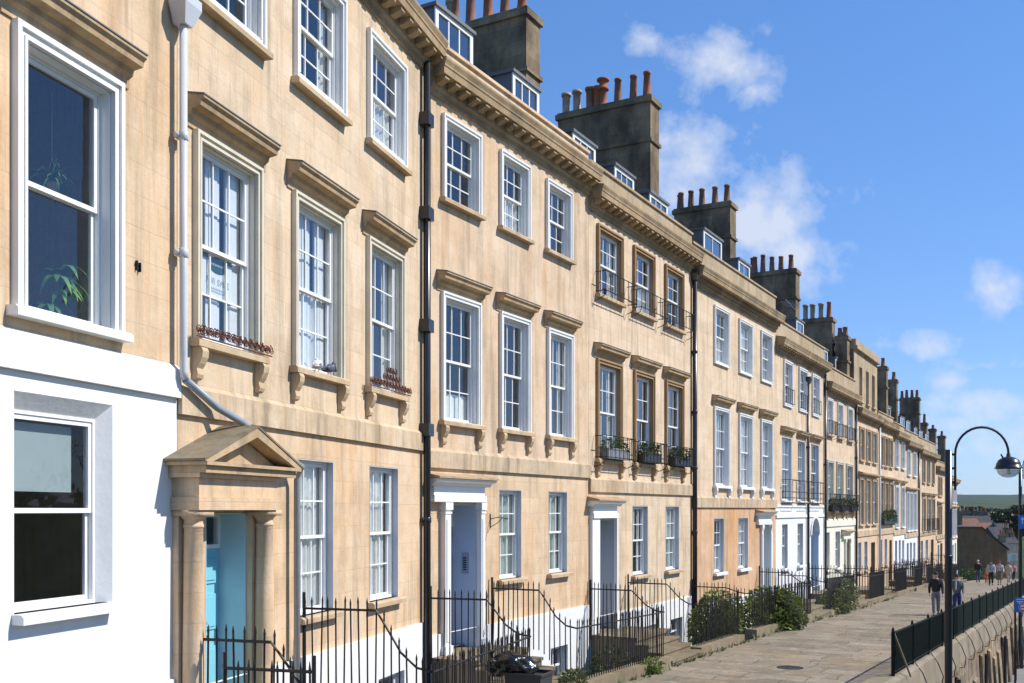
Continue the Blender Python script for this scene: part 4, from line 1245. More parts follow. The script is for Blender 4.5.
far_f = [(5, 'black railing in front of the white ground floor with the arched door', 0.15, sx(5, 808), -2.2, -2.2, -3.3),
         (6, 'black railing in front of the cream ground floor', 0.15, sx(6, 843), -2.1, -2.1, -3.15),
         (7, 'black railing below the house raised by an attic storey', 0.15, sx(7, 870), -1.95, -1.95, -2.95),
         (8, 'black railing below the hedge of planters', 0.15, sx(8, 888.5), -1.9, -1.9, -2.9),
         (9, 'black railing below the two bays of white windows', 0.15, sx(9, 901), -1.8, -1.8, -2.8),
         (10, 'black railing below the narrow house with white sashes', 0.15, sx(10, 912.3), -1.7, -1.7, -2.7),
         (11, 'black railing below the wide house with low balconies', 0.15, sx(11, 930), -1.6, -1.6, -2.6)]
kl = ['stone kerb by the arched door', 'stone kerb before the cream ground floor', 'stone kerb before the attic storey house', 'stone kerb below the planter hedge', 'stone kerb before the two white bays', 'stone kerb before the narrow house with white sashes', 'stone kerb before the wide house with low balconies']
for (k, lab, s0, s1, l0, l1, t), kk in zip(far_f, kl):
    area_fence(k, lab, s0, s1, l0, l1, t, t, near=False, step=0.13, kerblabel=kk)
# short lower handrail by the first porch
fr = hframe(0)
s = LEN[0] - 0.55
za = hgt(0, s, -0.95, 668); zb = hgt(0, s, -1.95, 672)
railing(fr, 'short low handrail with a latch box, left of the pedimented porch', [[(s, -0.95, za, za - 1.5), (s, -1.95, zb, zb - 1.5)]], True, 0.12, over=0.1)

# ------------------------------------------------------------------ ground
def mat_flags():
    m, nt, out = new_mat('worn_flagstones')
    p = nd(nt, 'ShaderNodeBsdfPrincipled'); p.inputs['Roughness'].default_value = 0.85; p.inputs['Specular IOR Level'].default_value = 0.3
    tc = nd(nt, 'ShaderNodeTexCoord'); v = tc.outputs['Object']
    w = scaled(nt, v, 1, 1, 1, rad(30))
    wob = nd(nt, 'ShaderNodeVectorMath', operation='ADD'); ln(nt, w, wob.inputs[0])
    nz = nd(nt, 'ShaderNodeTexNoise'); nz.inputs['Scale'].default_value = 0.7; ln(nt, v, nz.inputs['Vector'])
    sc = nd(nt, 'ShaderNodeVectorMath', operation='SCALE'); sc.inputs['Scale'].default_value = 0.45; ln(nt, nz.outputs['Color'], sc.inputs[0]); ln(nt, sc.outputs[0], wob.inputs[1])
    br = nd(nt, 'ShaderNodeTexBrick')
    br.inputs['Scale'].default_value = 1.0; br.inputs['Brick Width'].default_value = 1.25; br.inputs['Row Height'].default_value = 0.74
    br.inputs['Mortar Size'].default_value = 0.016; br.inputs['Mortar Smooth'].default_value = 0.3; br.squash = 1.5; br.squash_frequency = 3; br.offset = 0.37
    br.inputs['Color1'].default_value = (0.185, 0.15, 0.105, 1); br.inputs['Color2'].default_value = (0.33, 0.275, 0.20, 1); br.inputs['Mortar'].default_value = (0.10, 0.09, 0.06, 1)
    ln(nt, wob.outputs[0], br.inputs['Vector'])
    c = br.outputs['Color']
    c = mixc(nt, mth(nt, 'MULTIPLY', ramp(nt, noise_out(nt, v, 0.5, 6.0, 0.65), 0.42, 0.66), 0.6), c, (0.15, 0.125, 0.085))
    c = mixc(nt, mth(nt, 'MULTIPLY', ramp(nt, noise_out(nt, v, 1.7, 6.0, 0.7), 0.52, 0.70), 0.6), c, (0.43, 0.375, 0.29))
    c = mixc(nt, mth(nt, 'MULTIPLY', ramp(nt, noise_out(nt, v, 12.0, 6.0, 0.7), 0.42, 0.7), 0.45), c, (0.10, 0.085, 0.06))
    c = mixc(nt, mth(nt, 'MULTIPLY', ramp(nt, noise_out(nt, scaled(nt, v, 1, 1, 1, rad(50)), 1.1, 5.0, 0.6), 0.50, 0.66), 0.55), c, (0.30, 0.215, 0.125))
    c = mixc(nt, mth(nt, 'MULTIPLY', ramp(nt, noise_out(nt, v, 4.3, 5.0, 0.7), 0.56, 0.70), 0.5), c, (0.42, 0.36, 0.285))
    c = mixc(nt, mth(nt, 'MULTIPLY', ramp(nt, noise_out(nt, scaled(nt, v, 1, 1, 1, 1.0), 2.3, 6.0, 0.7), 0.58, 0.68), 0.6), c, (0.15, 0.145, 0.075))
    mo = mth(nt, 'MULTIPLY', ramp(nt, noise_out(nt, v, 0.9, 4.0, 0.6), 0.52, 0.66), br.outputs['Fac'])
    c = mixc(nt, mth(nt, 'MULTIPLY', mo, 0.8), c, (0.05, 0.07, 0.02))
    ln(nt, c, p.inputs['Base Color'])
    b = nd(nt, 'ShaderNodeBump', in_Strength=0.5); b.inputs['Distance'].default_value = 0.03
    ln(nt, mth(nt, 'SUBTRACT', noise_out(nt, v, 9.0, 6.0, 0.6), br.outputs['Fac']), b.inputs['Height']); ln(nt, b.outputs[0], p.inputs['Normal'])
    ln(nt, p.outputs[0], out.inputs[0])
    return m
M['flags'] = mat_flags()
M['rubble'] = ashlar('rough_wall_stone', (0.34, 0.26, 0.165), joint=1.6, bw=0.62, bh=0.30, soot=0.5, stain=(0.06, 0.05, 0.035), stain_amt=0.75, blockvar=0.5, joint_amt=1.4)
M['coping'] = ashlar('weathered_coping', (0.30, 0.25, 0.175), joint=0.5, bw=1.4, bh=1.2, soot=0.3, stain_amt=0.4)
M['slabs'] = ashlar('grey_paving', (0.22, 0.215, 0.20), bw=0.9, bh=0.6, orange=0.0, stain_amt=0.2)

# railing line on the outer edge of the raised pavement
RL = [(-20.0, -27.0), (-4.12, 0.0), (1.75, 10.0), (7.62, 20.0), (15.84, 34.0), (24.1, 48.0), (35.2, 66.6), (48.8, 90.0), (57.5, 105.0)]
RLV = [Vector(p) for p in RL]
def rl_at(t):
    """point on the outer line with plan depth y = t"""
    for a, b in zip(RLV, RLV[1:]):
        if t <= b.y:
            f = (t - a.y) / (b.y - a.y); return a + (b - a) * f
    return RLV[-1]
UR = Vector((0.506, 0.8625)); NR = Vector((0.8625, -0.506))       # along the wall, and out towards the road

def grid_sheet(name, mat, left, right, n, zf, kind='structure', dz=0.0):
    mb = MB(); rows = []
    for a, b in zip(left, right):
        r = []
        for k in range(n + 1):
            x = a[0] + (b[0] - a[0]) * k / n; y = a[1] + (b[1] - a[1]) * k / n
            r.append((x, y, zf(x, y) + dz))
        rows.append(r)
    v = [p for r in rows for p in r]; f = []
    for i in range(len(rows) - 1):
        for k in range(n):
            q = i * (n + 1) + k
            f.append((q, q + 1, q + n + 2, q + n + 1))
    mb.add(v, f)
    o = mb.build(name, mat)
    tag(o, kind=kind)
    return o

# stations along the terrace: kerb side and outer side
kl_, rl_ = [], []
kp = [B[0] - U[0] * 6.0 - INW[0] * KERB]
for i in range(NH):
    for q in range(0, 5):
        kp.append(wpos(i, LEN[i] * (q + 0.5) / 5, -KERB))
for q in range(1, 12): kp.append(B[NH] + U[NH - 1] * q * 3.0 - INW[NH - 1] * KERB)
kp = [p for p in kp]
def proj(p): return 0.49 * p.x + 0.872 * p.y
def outer_for(p):
    lo, hi = -27.0, 120.0
    for _ in range(40):
        m = (lo + hi) / 2
        q = rl_at(m)
        if proj(q) < proj(p): lo = m
        else: hi = m
    return rl_at((lo + hi) / 2)
kp.sort(key=proj)
L_ = [(p.x, p.y) for p in kp]; R_ = [tuple(outer_for(p)) for p in kp]
grid_sheet('pavement', 'flags', L_, R_, 10, pave)
# sunken area floor
aL = []; aR = []
for i in range(NH):
    for s in (0.01, LEN[i] - 0.01):
        p = wpos(i, s, 0.5); q = wpos(i, s, -KERB + 0.3)
        aL.append((p.x, p.y)); aR.append((q.x, q.y))
grid_sheet('area_floor', 'slabs', aL, aR, 2, pave, dz=-AREA + 0.02)

# road, its pavement and the land
def road_edge(t, off):
    p = rl_at(t) + NR * off
    return (p.x, p.y)
ts = [-27, -10, 0, 10, 20, 30, 40, 50, 60, 75, 90, 105]
grid_sheet('roadside_pavement', 'slabs', [road_edge(t, -0.3) for t in ts], [road_edge(t, 2.6) for t in ts], 3, road, dz=0.12)
kb = MB()
for t0, t1 in zip(ts, ts[1:]):
    a, b, c, d = (Vector(road_edge(t, o)) for t, o in ((t0, 2.6), (t1, 2.6), (t1, 2.75), (t0, 2.75)))
    za, zb = road(a.x, a.y) + 0.124, road(b.x, b.y) + 0.124
    kb.add([(a.x, a.y, za), (b.x, b.y, zb), (c.x, c.y, zb), (d.x, d.y, za), (c.x, c.y, zb - 0.3), (d.x, d.y, za - 0.3)], [(0, 1, 2, 3), (3, 2, 4, 5)])
tag(kb.build('road_kerb', 'coping'), kind='structure')
grid_sheet('road', 'asphalt', [road_edge(t, 2.7) for t in ts], [road_edge(t, 11.5) for t in ts], 4, road)
dl = MB()
for k in range(26):
    t0 = -10 + k * 4.4
    a, b = Vector(road_edge(t0, 7.0)), Vector(road_edge(t0 + 2.0, 7.0))
    a2, b2 = a + NR * 0.12, b + NR * 0.12
    dl.quad((a.x, a.y, road(a.x, a.y) + .006), (b.x, b.y, road(b.x, b.y) + .006), (b2.x, b2.y, road(b2.x, b2.y) + .006), (a2.x, a2.y, road(a2.x, a2.y) + .006))
tag(dl.build('road_markings', 'sign_white'), kind='structure')

def land(x, y):
    p = 0.49 * x + 0.872 * y
    d = math.hypot(x, y)
    if d < 420:
        h = prof(_r, p) - 1.2 - max(0, (d - 130)) * 0.02
    else: h = 0
    base = prof([(0, -8), (130, -12), (260, -20), (420, -26), (800, -16), (1300, 0), (1900, 16), (2600, 36), (3100, 44), (3600, 40)], d)
    if d > 300:
        t = min(1, (d - 300) / 120)
        h = h * (1 - t) + base * t if d < 420 else base
    n = noise.noise(Vector((x * 0.0018, y * 0.0018, 0.3)))
    n2 = noise.noise(Vector((x * 0.006, y * 0.006, 2.3)))
    amp = min(1, max(0, (d - 350) / 1200))
    return h + CZ + amp * (n * 14 + n2 * 5.0 + 3.0 * noise.noise(Vector((x * 0.02, y * 0.02, 5.0))))
def mat_land():
    m, nt, out = new_mat('fields_and_woods')
    p = nd(nt, 'ShaderNodeBsdfPrincipled'); p.inputs['Roughness'].default_value = 0.95; p.inputs['Specular IOR Level'].default_value = 0.1
    tc = nd(nt, 'ShaderNodeTexCoord'); v = tc.outputs['Object']
    vo = nd(nt, 'ShaderNodeTexVoronoi'); vo.inputs['Scale'].default_value = 0.011; ln(nt, scaled(nt, v, 1.0, 0.35, 1.0), vo.inputs['Vector'])
    sp = nd(nt, 'ShaderNodeSeparateColor'); ln(nt, vo.outputs['Color'], sp.inputs[0])
    c = mixc(nt, sp.outputs[0], (0.02, 0.034, 0.012), (0.06, 0.075, 0.026))
    wood = ramp(nt, noise_out(nt, scaled(nt, v, 1.0, 0.22, 1.0), 0.0075, 6.0, 0.6), 0.40, 0.46)
    c = mixc(nt, wood, c, mixc(nt, ramp(nt, noise_out(nt, scaled(nt, v, 1.0, 0.3, 1.0), 0.04, 6.0, 0.7), 0.35, 0.65), (0.02, 0.035, 0.012), (0.075, 0.10, 0.03)))
    sp2 = nd(nt, 'ShaderNodeSeparateXYZ'); ln(nt, v, sp2.inputs[0])
    c = mixc(nt, ramp(nt, sp2.outputs[1], 1900.0, 2250.0), c, mixc(nt, ramp(nt, noise_out(nt, v, 0.03, 6.0, 0.7), 0.35, 0.65), (0.018, 0.032, 0.014), (0.05, 0.075, 0.03)))
    ln(nt, c, p.inputs['Base Color']); ln(nt, p.outputs[0], out.inputs[0])
    return m
M['land'] = mat_land()
mb = MB(); v = []; f = []
rs = [0, 30, 60, 90, 120, 160, 210, 270, 340, 420] + [420 + 60 * k for k in range(1, 55)]
na = 240
for r in rs:
    for k in range(na):
        a = 2 * math.pi * k / na
        x, y = r * math.cos(a), r * math.sin(a)
        v.append((x, y, land(x, y)))
for i in range(len(rs) - 1):
    for k in range(na):
        f.append((i * na + k, i * na + (k + 1) % na, (i + 1) * na + (k + 1) % na, (i + 1) * na + k))
mb.add(v, f)
o = mb.build('ground', 'land'); tag(o, kind='structure')
for p in o.data.polygons: p.use_smooth = True

# ------------------------------------------------------------------ retaining wall and its railing
RT = [(20.0, 633.5, 683.5), (22.5, None, None), (34.0, 597.5, None), (48.0, 583, None), (66.6, 571, None), (90.0, 561.5, None)]
def rail_top(t):
    tab = [(0, -1.35), (20.0, -2.46), (34.0, -3.0), (48.0, -3.5), (66.6, -4.15), (90.0, -5.1), (105, -5.9)]
    return prof(tab, t) + CZ
RH = 0.86
def dress(p0, off): return p0 + NR * off
w = thing('retaining_wall', 'rough stone wall holding up the raised pavement above the road', 'wall', (RLV[3].x, RLV[3].y, 0))
wo = (RLV[3].x, RLV[3].y, 0)
tt = [-10, 0, 5, 10, 15, 20] + [20 + 2.0 * k for k in range(1, 43)]
wm, cm = MB(), MB()
prev = None
for t in tt:
    p = rl_at(t)
    zt = min(rail_top(t) - RH, 99)
    zr = road(p.x, p.y) - 0.3
    i0, o0, o1, o2 = p - NR * 0.35, p + NR * 0.10, p + NR * 0.30, p + NR * 0.48
    sec_c = [(i0, pave(i0.x, i0.y) - 0.3), (i0, zt - 0.03), (p + NR * 0.05, zt), (p + NR * 0.14, zt - 0.06), (p + NR * 0.20, zt - 0.7), (p + NR * 0.12, zt - 0.72)]
    sec_w = [(p + NR * 0.15, zt - 0.6), (p + NR * 0.18, zt - 1.4), (p + NR * 0.30, zr)]
    cur = ([(q.x, q.y, z) for q, z in sec_c], [(q.x, q.y, z) for q, z in sec_w])
    if prev:
        for mbx, A, C in ((cm, prev[0], cur[0]), (wm, prev[1], cur[1])):
            n = len(A)
            mbx.add(A + C, [(k, k + 1, n + k + 1, n + k) for k in range(n - 1)])
    prev = cur
wm.build('wall_face', 'rubble', w, wo); cm.build('coping', 'coping', w, wo)
# shallow buttress strips with dark gaps between
r2 = random.Random(5)
t = 20.5
while t < 84:
    p = rl_at(t); zt = rail_top(t) - RH; zr = road(p.x, p.y)
    q = MB()
    wd = r2.uniform(0.5, 0.95)
    hh = r2.uniform(0.72, 1.0) * (zt - 0.85 - zr)
    a, b = p - UR * wd / 2, p + UR * wd / 2
    def col(pt, off, z): r = pt + NR * off; return (r.x, r.y, z)
    q.add([col(a, 0.2, zr), col(b, 0.2, zr), col(b, 0.38, zr), col(a, 0.38, zr), col(a, 0.2, zr + hh), col(b, 0.2, zr + hh), col(b, 0.27, zr + hh - 0.06), col(a, 0.27, zr + hh - 0.06)],
          [(0, 1, 2, 3), (4, 5, 6, 7), (0, 4, 7, 3), (1, 5, 6, 2), (3, 2, 6, 7), (0, 1, 5, 4)])
    q.build('buttress', 'rubble', w, wo)
    t += r2.uniform(1.5, 2.5)
for t in (26.6, 33.0, 39.5, 47.0):
    p = rl_at(t); zt = rail_top(t) - RH
    q = MB(); c = p + NR * 0.36
    q.tube([(c.x, c.y, zt - 0.9), (c.x, c.y, road(c.x, c.y) - 0.2)], 0.055, 8); q.build('drainpipe', 'pipe_black', w, wo)

p0 = rl_at(20.0)
rt = thing('iron_railing', 'long dark green railing of close upright bars on the outer wall of the raised pavement', 'railing', (p0.x, p0.y, rail_top(20) - RH), 0, None)
ro = (p0.x, p0.y, rail_top(20) - RH)
m = MB(); m2 = MB()
for dz, r in ((0.0, 0.024), (-RH + 0.07, 0.018)):
    path = []
    for t in [20, 24, 29, 34, 41, 48, 57, 66.6, 78, 90, 104]:
        p = rl_at(t); path.append((p.x, p.y, rail_top(t) + dz))
    m.tube(path, r, 6)
m.build('rail', 'green_iron', rt, ro)
me = None
bm_ = MB(); bm_.box(-0.014, 0.014, -0.014, 0.014, 0, 1)
bme = bpy.data.meshes.new('bar'); bme.from_pydata(bm_.v, [], bm_.f); bme.materials.append(M['green_iron'])
t = 20.1; cnt = 0; far = MB()
while t < 104:
    p = rl_at(t); zt = rail_top(t)
    if cnt < 99:
        o = bpy.data.objects.new('bar', bme); COL.objects.link(o); o.parent = rt
        o.location = (p.x - ro[0], p.y - ro[1], zt - RH + 0.02 - ro[2]); o.scale = (1, 1, RH - 0.02); o.rotation_euler = (0, 0, rad(-30))
    else:
        far.tube([(p.x, p.y, zt - RH + 0.02), (p.x, p.y, zt)], 0.017, 4)
    cnt += 1; t += 0.092
fo = far.build('bars', 'green_iron', rt, ro); tag(fo, kind='stuff')
t = 20.0
k = 0
while t < 100:
    p = rl_at(t); zt = rail_top(t)
    q = MB(); q.box(p.x - 0.028, p.x + 0.028, p.y - 0.028, p.y + 0.028, zt - RH - 0.05, zt + 0.02); q.lathe(p.x, p.y, [(0.02, zt + 0.02), (0.035, zt + 0.05), (0.02, zt + 0.09), (0.004, zt + 0.12)], 6)
    q.build('post', 'green_iron', rt, ro)
    if k > 0:
        q = MB()
        A, Bq, C, D, E = p + NR * 0.02, p + NR * 0.22, p + NR * 0.34, p + NR * 0.30, p + NR * 0.17
        q.tube([(A.x, A.y, zt - RH + 0.1), (Bq.x, Bq.y, zt - RH - 0.18), (C.x, C.y, zt - RH - 0.5), (D.x, D.y, zt - RH - 0.78), (E.x, E.y, zt - RH - 0.80)], 0.013, 6)
        q.build('stay', 'iron', rt, ro)
    t += 2.05 if t < 60 else 4.0; k += 1
q = MB(); a = p0 + NR * 0.02; q.tube([(a.x, a.y, rail_top(20)), (a.x + 0.75 * UR.x + 0.2 * NR.x, a.y + 0.75 * UR.y + 0.2 * NR.y, rail_top(20) - RH - 0.1)], 0.02, 6)
q.build('brace', 'coping', rt, ro)

# ------------------------------------------------------------------ lamp posts
def lamp(label, x, y, ztop, zbase, r=0.07, flip=1):
    o = thing('street_lamp', label, 'street lamp', (x, y, zbase), 0, 'tall black swan-neck street lamps')
    off = (x, y, zbase)
    m = MB()
    m.lathe(x, y, [(r * 1.9, zbase), (r * 1.9, zbase + 1.1), (r * 1.3, zbase + 1.2), (r * 1.12, zbase + 1.25), (r * 1.06, ztop - 1.95), (r * 1.16, ztop - 1.94), (r * 1.16, ztop - 1.90), (r * 1.03, ztop - 1.89), (r * 1.0, ztop), (0.01, ztop + 0.01)], 16)
    p = m.build('post', 'pipe_black', o, off)
    for f in p.data.polygons: f.use_smooth = len(f.vertices) == 4 and abs(f.normal.z) < 0.4
    xa = x + flip * (r + 0.06)
    m = MB()
    zs = ztop - 0.07
    path = [(xa, y, ztop - 0.72), (xa, y, zs - 0.02)]
    R_ = 0.48
    for k in range(1, 17):
        a = math.pi - math.pi * k / 16 * 1.0
        path.append((xa + flip * (R_ + R_ * math.cos(a)), y, zs + R_ * math.sin(a)))
    xe = xa + flip * 2 * R_
    path.append((xe, y, zs - 0.07))
    m.tube(path, 0.022, 8)
    for dz in (0.08, 0.33, 0.58):
        m.box(min(x, xa) , max(x, xa), y - 0.015, y + 0.015, ztop - dz - 0.02, ztop - dz + 0.02)
    p = m.build('swan_neck', 'iron', o, off)
    m = MB()
    zl = zs - 0.05
    m.lathe(xe, y, [(0.03, zl + 0.06), (0.04, zl), (0.1, zl - 0.015), (0.17, zl - 0.06), (0.205, zl - 0.13), (0.215, zl - 0.19), (0.235, zl - 0.195), (0.235, zl - 0.215), (0.2, zl - 0.216)], 24)
    m.tube([(xe - flip * 0.1, y, zl - 0.02), (xe - flip * 0.135, y, zl + 0.045)], 0.016, 6)
    p = m.build('lantern_hood', 'pipe_black', o, off)
    for f in p.data.polygons: f.use_smooth = True
    m = MB()
    m.lathe(xe, y, [(0.2, zl - 0.217), (0.195, zl - 0.25), (0.165, zl - 0.31), (0.11, zl - 0.355), (0.04, zl - 0.375), (0.002, zl - 0.377)], 24)
    p = m.build('lantern_glass', 'lamp_glass', o, off)
    for f in p.data.polygons: f.use_smooth = True
    m = MB(); m.lathe(xe, y, [(0.03, zl - 0.2), (0.035, zl - 0.3), (0.01, zl - 0.33)], 8); m.build('bulb', 'sign_white', p, (0, 0, 0)).location = (-off[0], -off[1], -off[2])
    return o
def lamp_glass():
    m, nt, out = new_mat('ribbed_lantern_glass')
    a = nd(nt, 'ShaderNodeBsdfTransparent'); a.inputs[0].default_value = (0.75, 0.8, 0.84, 1)
    g = nd(nt, 'ShaderNodeBsdfGlossy'); g.inputs['Roughness'].default_value = 0.12
    d = nd(nt, 'ShaderNodeBsdfDiffuse'); d.inputs[0].default_value = (0.6, 0.63, 0.66, 1)
    m1 = nd(nt, 'ShaderNodeMixShader'); m1.inputs[0].default_value = 0.3; ln(nt, a.outputs[0], m1.inputs[1]); ln(nt, d.outputs[0], m1.inputs[2])
    m2 = nd(nt, 'ShaderNodeMixShader'); m2.inputs[0].default_value = 0.25; ln(nt, m1.outputs[0], m2.inputs[1]); ln(nt, g.outputs[0], m2.inputs[2])
    ln(nt, m2.outputs[0], out.inputs[0]); return m
M['lamp_glass'] = lamp_glass()
LX, LY = (948.5 - 512) / 1000 * 18.0, 18.0
lamp('tall black lamp post with arched neck and round lantern, in front of the green railing', LX, LY, CZ + 1.08, road(LX, LY) + 0.12, 0.060)
L2x, L2y = (1020.3 - 512) / 1000 * 46.0, 46.0
l2 = lamp('more distant black lamp post at the edge of the view, carrying blue signs', L2x, L2y, CZ + 2.15, road(L2x, L2y) + 0.12, 0.072)
# signs on the far lamp post and the slim post
def sign_plate(name, label, x, y, z, w, h, post=True):
    o = thing(name, label, 'road sign', (x, y, z))
    m = MB(); m.box(-w / 2, w / 2, -0.012, 0.012, -h / 2, h / 2); pl = m.build('plate', 'sign_blue', o)
    return o
zS = CZ - (605 - 510) / 1000 * 30.0
S1x, S1y = (1021.5 - 512) / 1000 * 30.0, 30.0
sg = sign_plate('road_sign', 'blue sign with white lines and a red ringed disc, on the slim post', S1x, S1y, zS, 0.40, 0.44)
m = MB()
for zz, a, b in ((0.17, -0.16, 0.16), (0.11, -0.16, 0.05), (0.06, -0.12, 0.12)): m.box(a, b, -0.0155, -0.0125, zz - 0.012, zz + 0.012)
m.build('lettering', 'sign_white', sg)
m = MB(); n = 20
for r, y, k in ((0.13, -0.0155, 'w'),):
    m.add([(0.03 + r * math.cos(2 * math.pi * q / n), y, -0.07 + r * math.sin(2 * math.pi * q / n)) for q in range(n)], [tuple(range(n))])
m.build('disc', 'sign_white', sg)
m = MB()
for q in range(n):
    a, b = 2 * math.pi * q / n, 2 * math.pi * (q + 1) / n
    f = lambda r, t: (0.03 + r * math.cos(t), -0.019, -0.07 + r * math.sin(t))
    m.quad(f(0.085, a), f(0.12, a), f(0.12, b), f(0.085, b))
m.box(-0.04, 0.10, -0.0195, -0.0165, -0.085, -0.055)
m.build('red_ring', 'sign_red', sg)
m = MB(); m.box(-0.02, 0.02, 0.0125, 0.05, -0.05, 0.05); m.build('clip', 'steel', sg)
sp = thing('sign_post', 'slim dark post carrying the blue sign with the red ringed disc', 'post', (S1x - 0.16, S1y + 0.06, road(S1x, S1y) + 0.12))
m = MB(); hh = zS + 0.25 - (road(S1x, S1y) + 0.12); m.tube([(0, 0, 0), (0, 0, hh)], 0.03, 10); m.lathe(0, 0, [(0.05, 0), (0.05, 0.06), (0.031, 0.08)], 10); m.build('tube', 'iron', sp)
zS2 = CZ - (522 - 510) / 1000 * 45.8
s2 = sign_plate('direction_sign', 'small blue arrow sign high on the distant lamp post', L2x - 0.01, L2y - 0.2, zS2, 0.34, 0.62)
m = MB(); m.box(-0.02, 0.02, -0.017, -0.0125, -0.1, 0.12); m.add([(-0.08, -0.017, 0.1), (0.08, -0.017, 0.1), (0, -0.017, 0.24)], [(0, 1, 2)]); m.build('arrow', 'sign_white', s2)
m = MB(); m.box(-0.03, 0.03, 0.0125, 0.15, -0.04, 0.04); m.build('clip', 'iron', s2)
# crossbar fence low on the right
rx, ry = (1022 - 512) / 1000 * 42.0, 42.0
br = thing('barrier_rail', 'low dark guard rail at the roadside behind the slim post', 'guard rail', (rx, ry, road(rx, ry)))
m = MB(); m.tube([(-0.3, -0.1, 0.75), (3.5, -1.9, 0.75)], 0.03, 8); m.build('rail', 'iron', br)
for q in (0.0, 0.33, 0.66, 1.0):
    m = MB(); m.tube([(-0.3 + 3.8 * q, -0.1 - 1.8 * q, -0.05), (-0.3 + 3.8 * q, -0.1 - 1.8 * q, 0.75)], 0.03, 8); m.build('post', 'iron', br)

# ------------------------------------------------------------------ foliage
def leaves(mb, blobs, n, size, rnd, aspect=0.5, droop=0.2):
    tot = sum(b[3] * b[4] * b[5] for b in blobs)
    for (cx, cy, cz, rx, ry, rz) in blobs:
        k = int(n * rx * ry * rz / tot)
        for _ in range(k):
            while True:
                p = Vector((rnd.uniform(-1, 1), rnd.uniform(-1, 1), rnd.uniform(-1, 1)))
                if 0.15 < p.length < 1: break
            p = p.normalized() * (p.length ** 0.45)
            d = (p + Vector((rnd.gauss(0, .5), rnd.gauss(0, .5), rnd.gauss(0.1, .5)))).normalized()
            c = Vector((cx + p.x * rx, cy + p.y * ry, cz + p.z * rz))
            s = size * rnd.uniform(0.6, 1.35)
            side = d.cross(Vector((rnd.uniform(-1, 1), rnd.uniform(-1, 1), rnd.uniform(-1, 1)))).normalized() * s * aspect * 0.5
            up = side.cross(d).normalized()
            t = c + d * s
            m_ = c + d * s * 0.5 + up * s * 0.12
            mb.add([c, m_ + side, t - Vector((0, 0, droop * s)), m_ - side], [(0, 1, 2, 3)])

def shrub(label, x, y, z, blobs, n, size, mat, seed, group=None, name='shrub', stem=True, flowers=None):
    rnd = random.Random(seed)
    o = thing(name, label, 'shrub' if name == 'shrub' else name.replace('_', ' '), (x, y, z), 0, group)
    mb = MB(); leaves(mb, blobs, n, size, rnd); mb.build('foliage', mat, o, recalc=False)
    if stem:
        s = MB()
        for b in blobs:
            s.tube([(b[0] * 0.2, b[1] * 0.2, -0.02), (b[0] * 0.6, b[1] * 0.6, b[2] * 0.5), (b[0], b[1], b[2])], 0.02, 5, 0.008)
        s.build('stem', 'bark', o)
    if flowers:
        f = MB(); leaves(f, blobs, flowers[0], 0.05, rnd, 0.9); f.build('flower', flowers[1], o, recalc=False)
    return o

def near_front(i, px, off):
    """ground point off metres in front of house i on sight line px"""
    s = sx(i, px, -off); p = wpos(i, s, -off); return p
p = near_front(3, 716, 1.2)
zf = BASEZ[3] + 0.05
shrub('glossy green shrub rising behind the railing below the orange-tinted wall', p.x, p.y, zf, [(0, 0, 0.9, .55, .6, .9), (-.05, 0, 1.7, .55, .55, .55), (.3, .1, 1.5, .42, .45, .6), (-.35, .1, 1.4, .4, .45, .65), (0.05, 0, 2.2, .4, .4, .25)], 5200, 0.12, 'leaf', 1)
p = near_front(4, 764, 1.5)
zf = BASEZ[4] + 0.05
shrub('dense green shrub filling the area behind the overgrown railing', p.x, p.y, zf, [(0, 0, 1.0, 1.0, 1.0, 1.0), (-.7, -.6, 1.5, .7, .7, .7), (.6, .6, 1.7, .8, .8, .6), (.2, .1, 2.15, .6, .6, .3)], 5000, 0.15, 'leaf', 2)
p = near_front(4, 788, 2.2)
zg = pave(p.x, p.y)
shrub('bushy climber spilling over the kerb onto the paving', p.x, p.y, zg, [(0, 0, .4, .38, .4, .4), (-.2, .15, .8, .36, .38, .36), (.26, -.1, .32, .27, .3, .32), (.08, .25, 1.05, .2, .25, .18)], 2600, 0.11, 'leaf_olive', 3)
p = near_front(6, 838, 2.0)
shrub('loose olive-green bush outside the cream ground floor', p.x, p.y, pave(p.x, p.y), [(0, 0, .5, .6, .6, .5), (.5, .7, .65, .5, .5, .65), (-.4, -.45, .4, .45, .45, .4)], 1500, 0.13, 'leaf_olive', 4)
p = near_front(6, 826, 1.2)
shrub('dark bush behind the railing of the cream house', p.x, p.y, BASEZ[6], [(0, 0, .9, .9, 1.2, .9), (.4, .8, 1.4, .7, .8, .6)], 1800, 0.14, 'leaf_dark', 5)
p = near_front(2, 606, 1.0)
shrub('dark green shrub in the sunken area below the grey doorway', p.x, p.y, BASEZ[2] + 0.02, [(0, 0, .55, .7, .6, .55), (-.5, -.5, .6, .5, .5, .5), (.6, .5, .7, .6, .5, .55), (0.2, 0.3, 1.1, .5, .5, .4)], 1900, 0.13, 'leaf_dark', 6, flowers=(24, 'petal'))
p = near_front(2, 572, 2.0)
shrub('tuft of pale weeds at the foot of the steps', p.x, p.y, pave(p.x, p.y) + 0.02, [(0, 0, .22, .24, .24, .24), (.14, .1, .28, .13, .13, .2)], 450, 0.11, 'leaf_olive', 7, name='weed', group=None)
p = near_front(3, 652, 2.1)
shrub('leafy weed growing from the kerb by the steps of the grey doorway', p.x, p.y, pave(p.x, p.y) + 0.02, [(0, 0, .15, .2, .2, .16), (-.15, -.15, .12, .14, .14, .13)], 320, 0.1, 'leaf', 8, name='weed')
wd = random.Random(4)
mbw = MB()
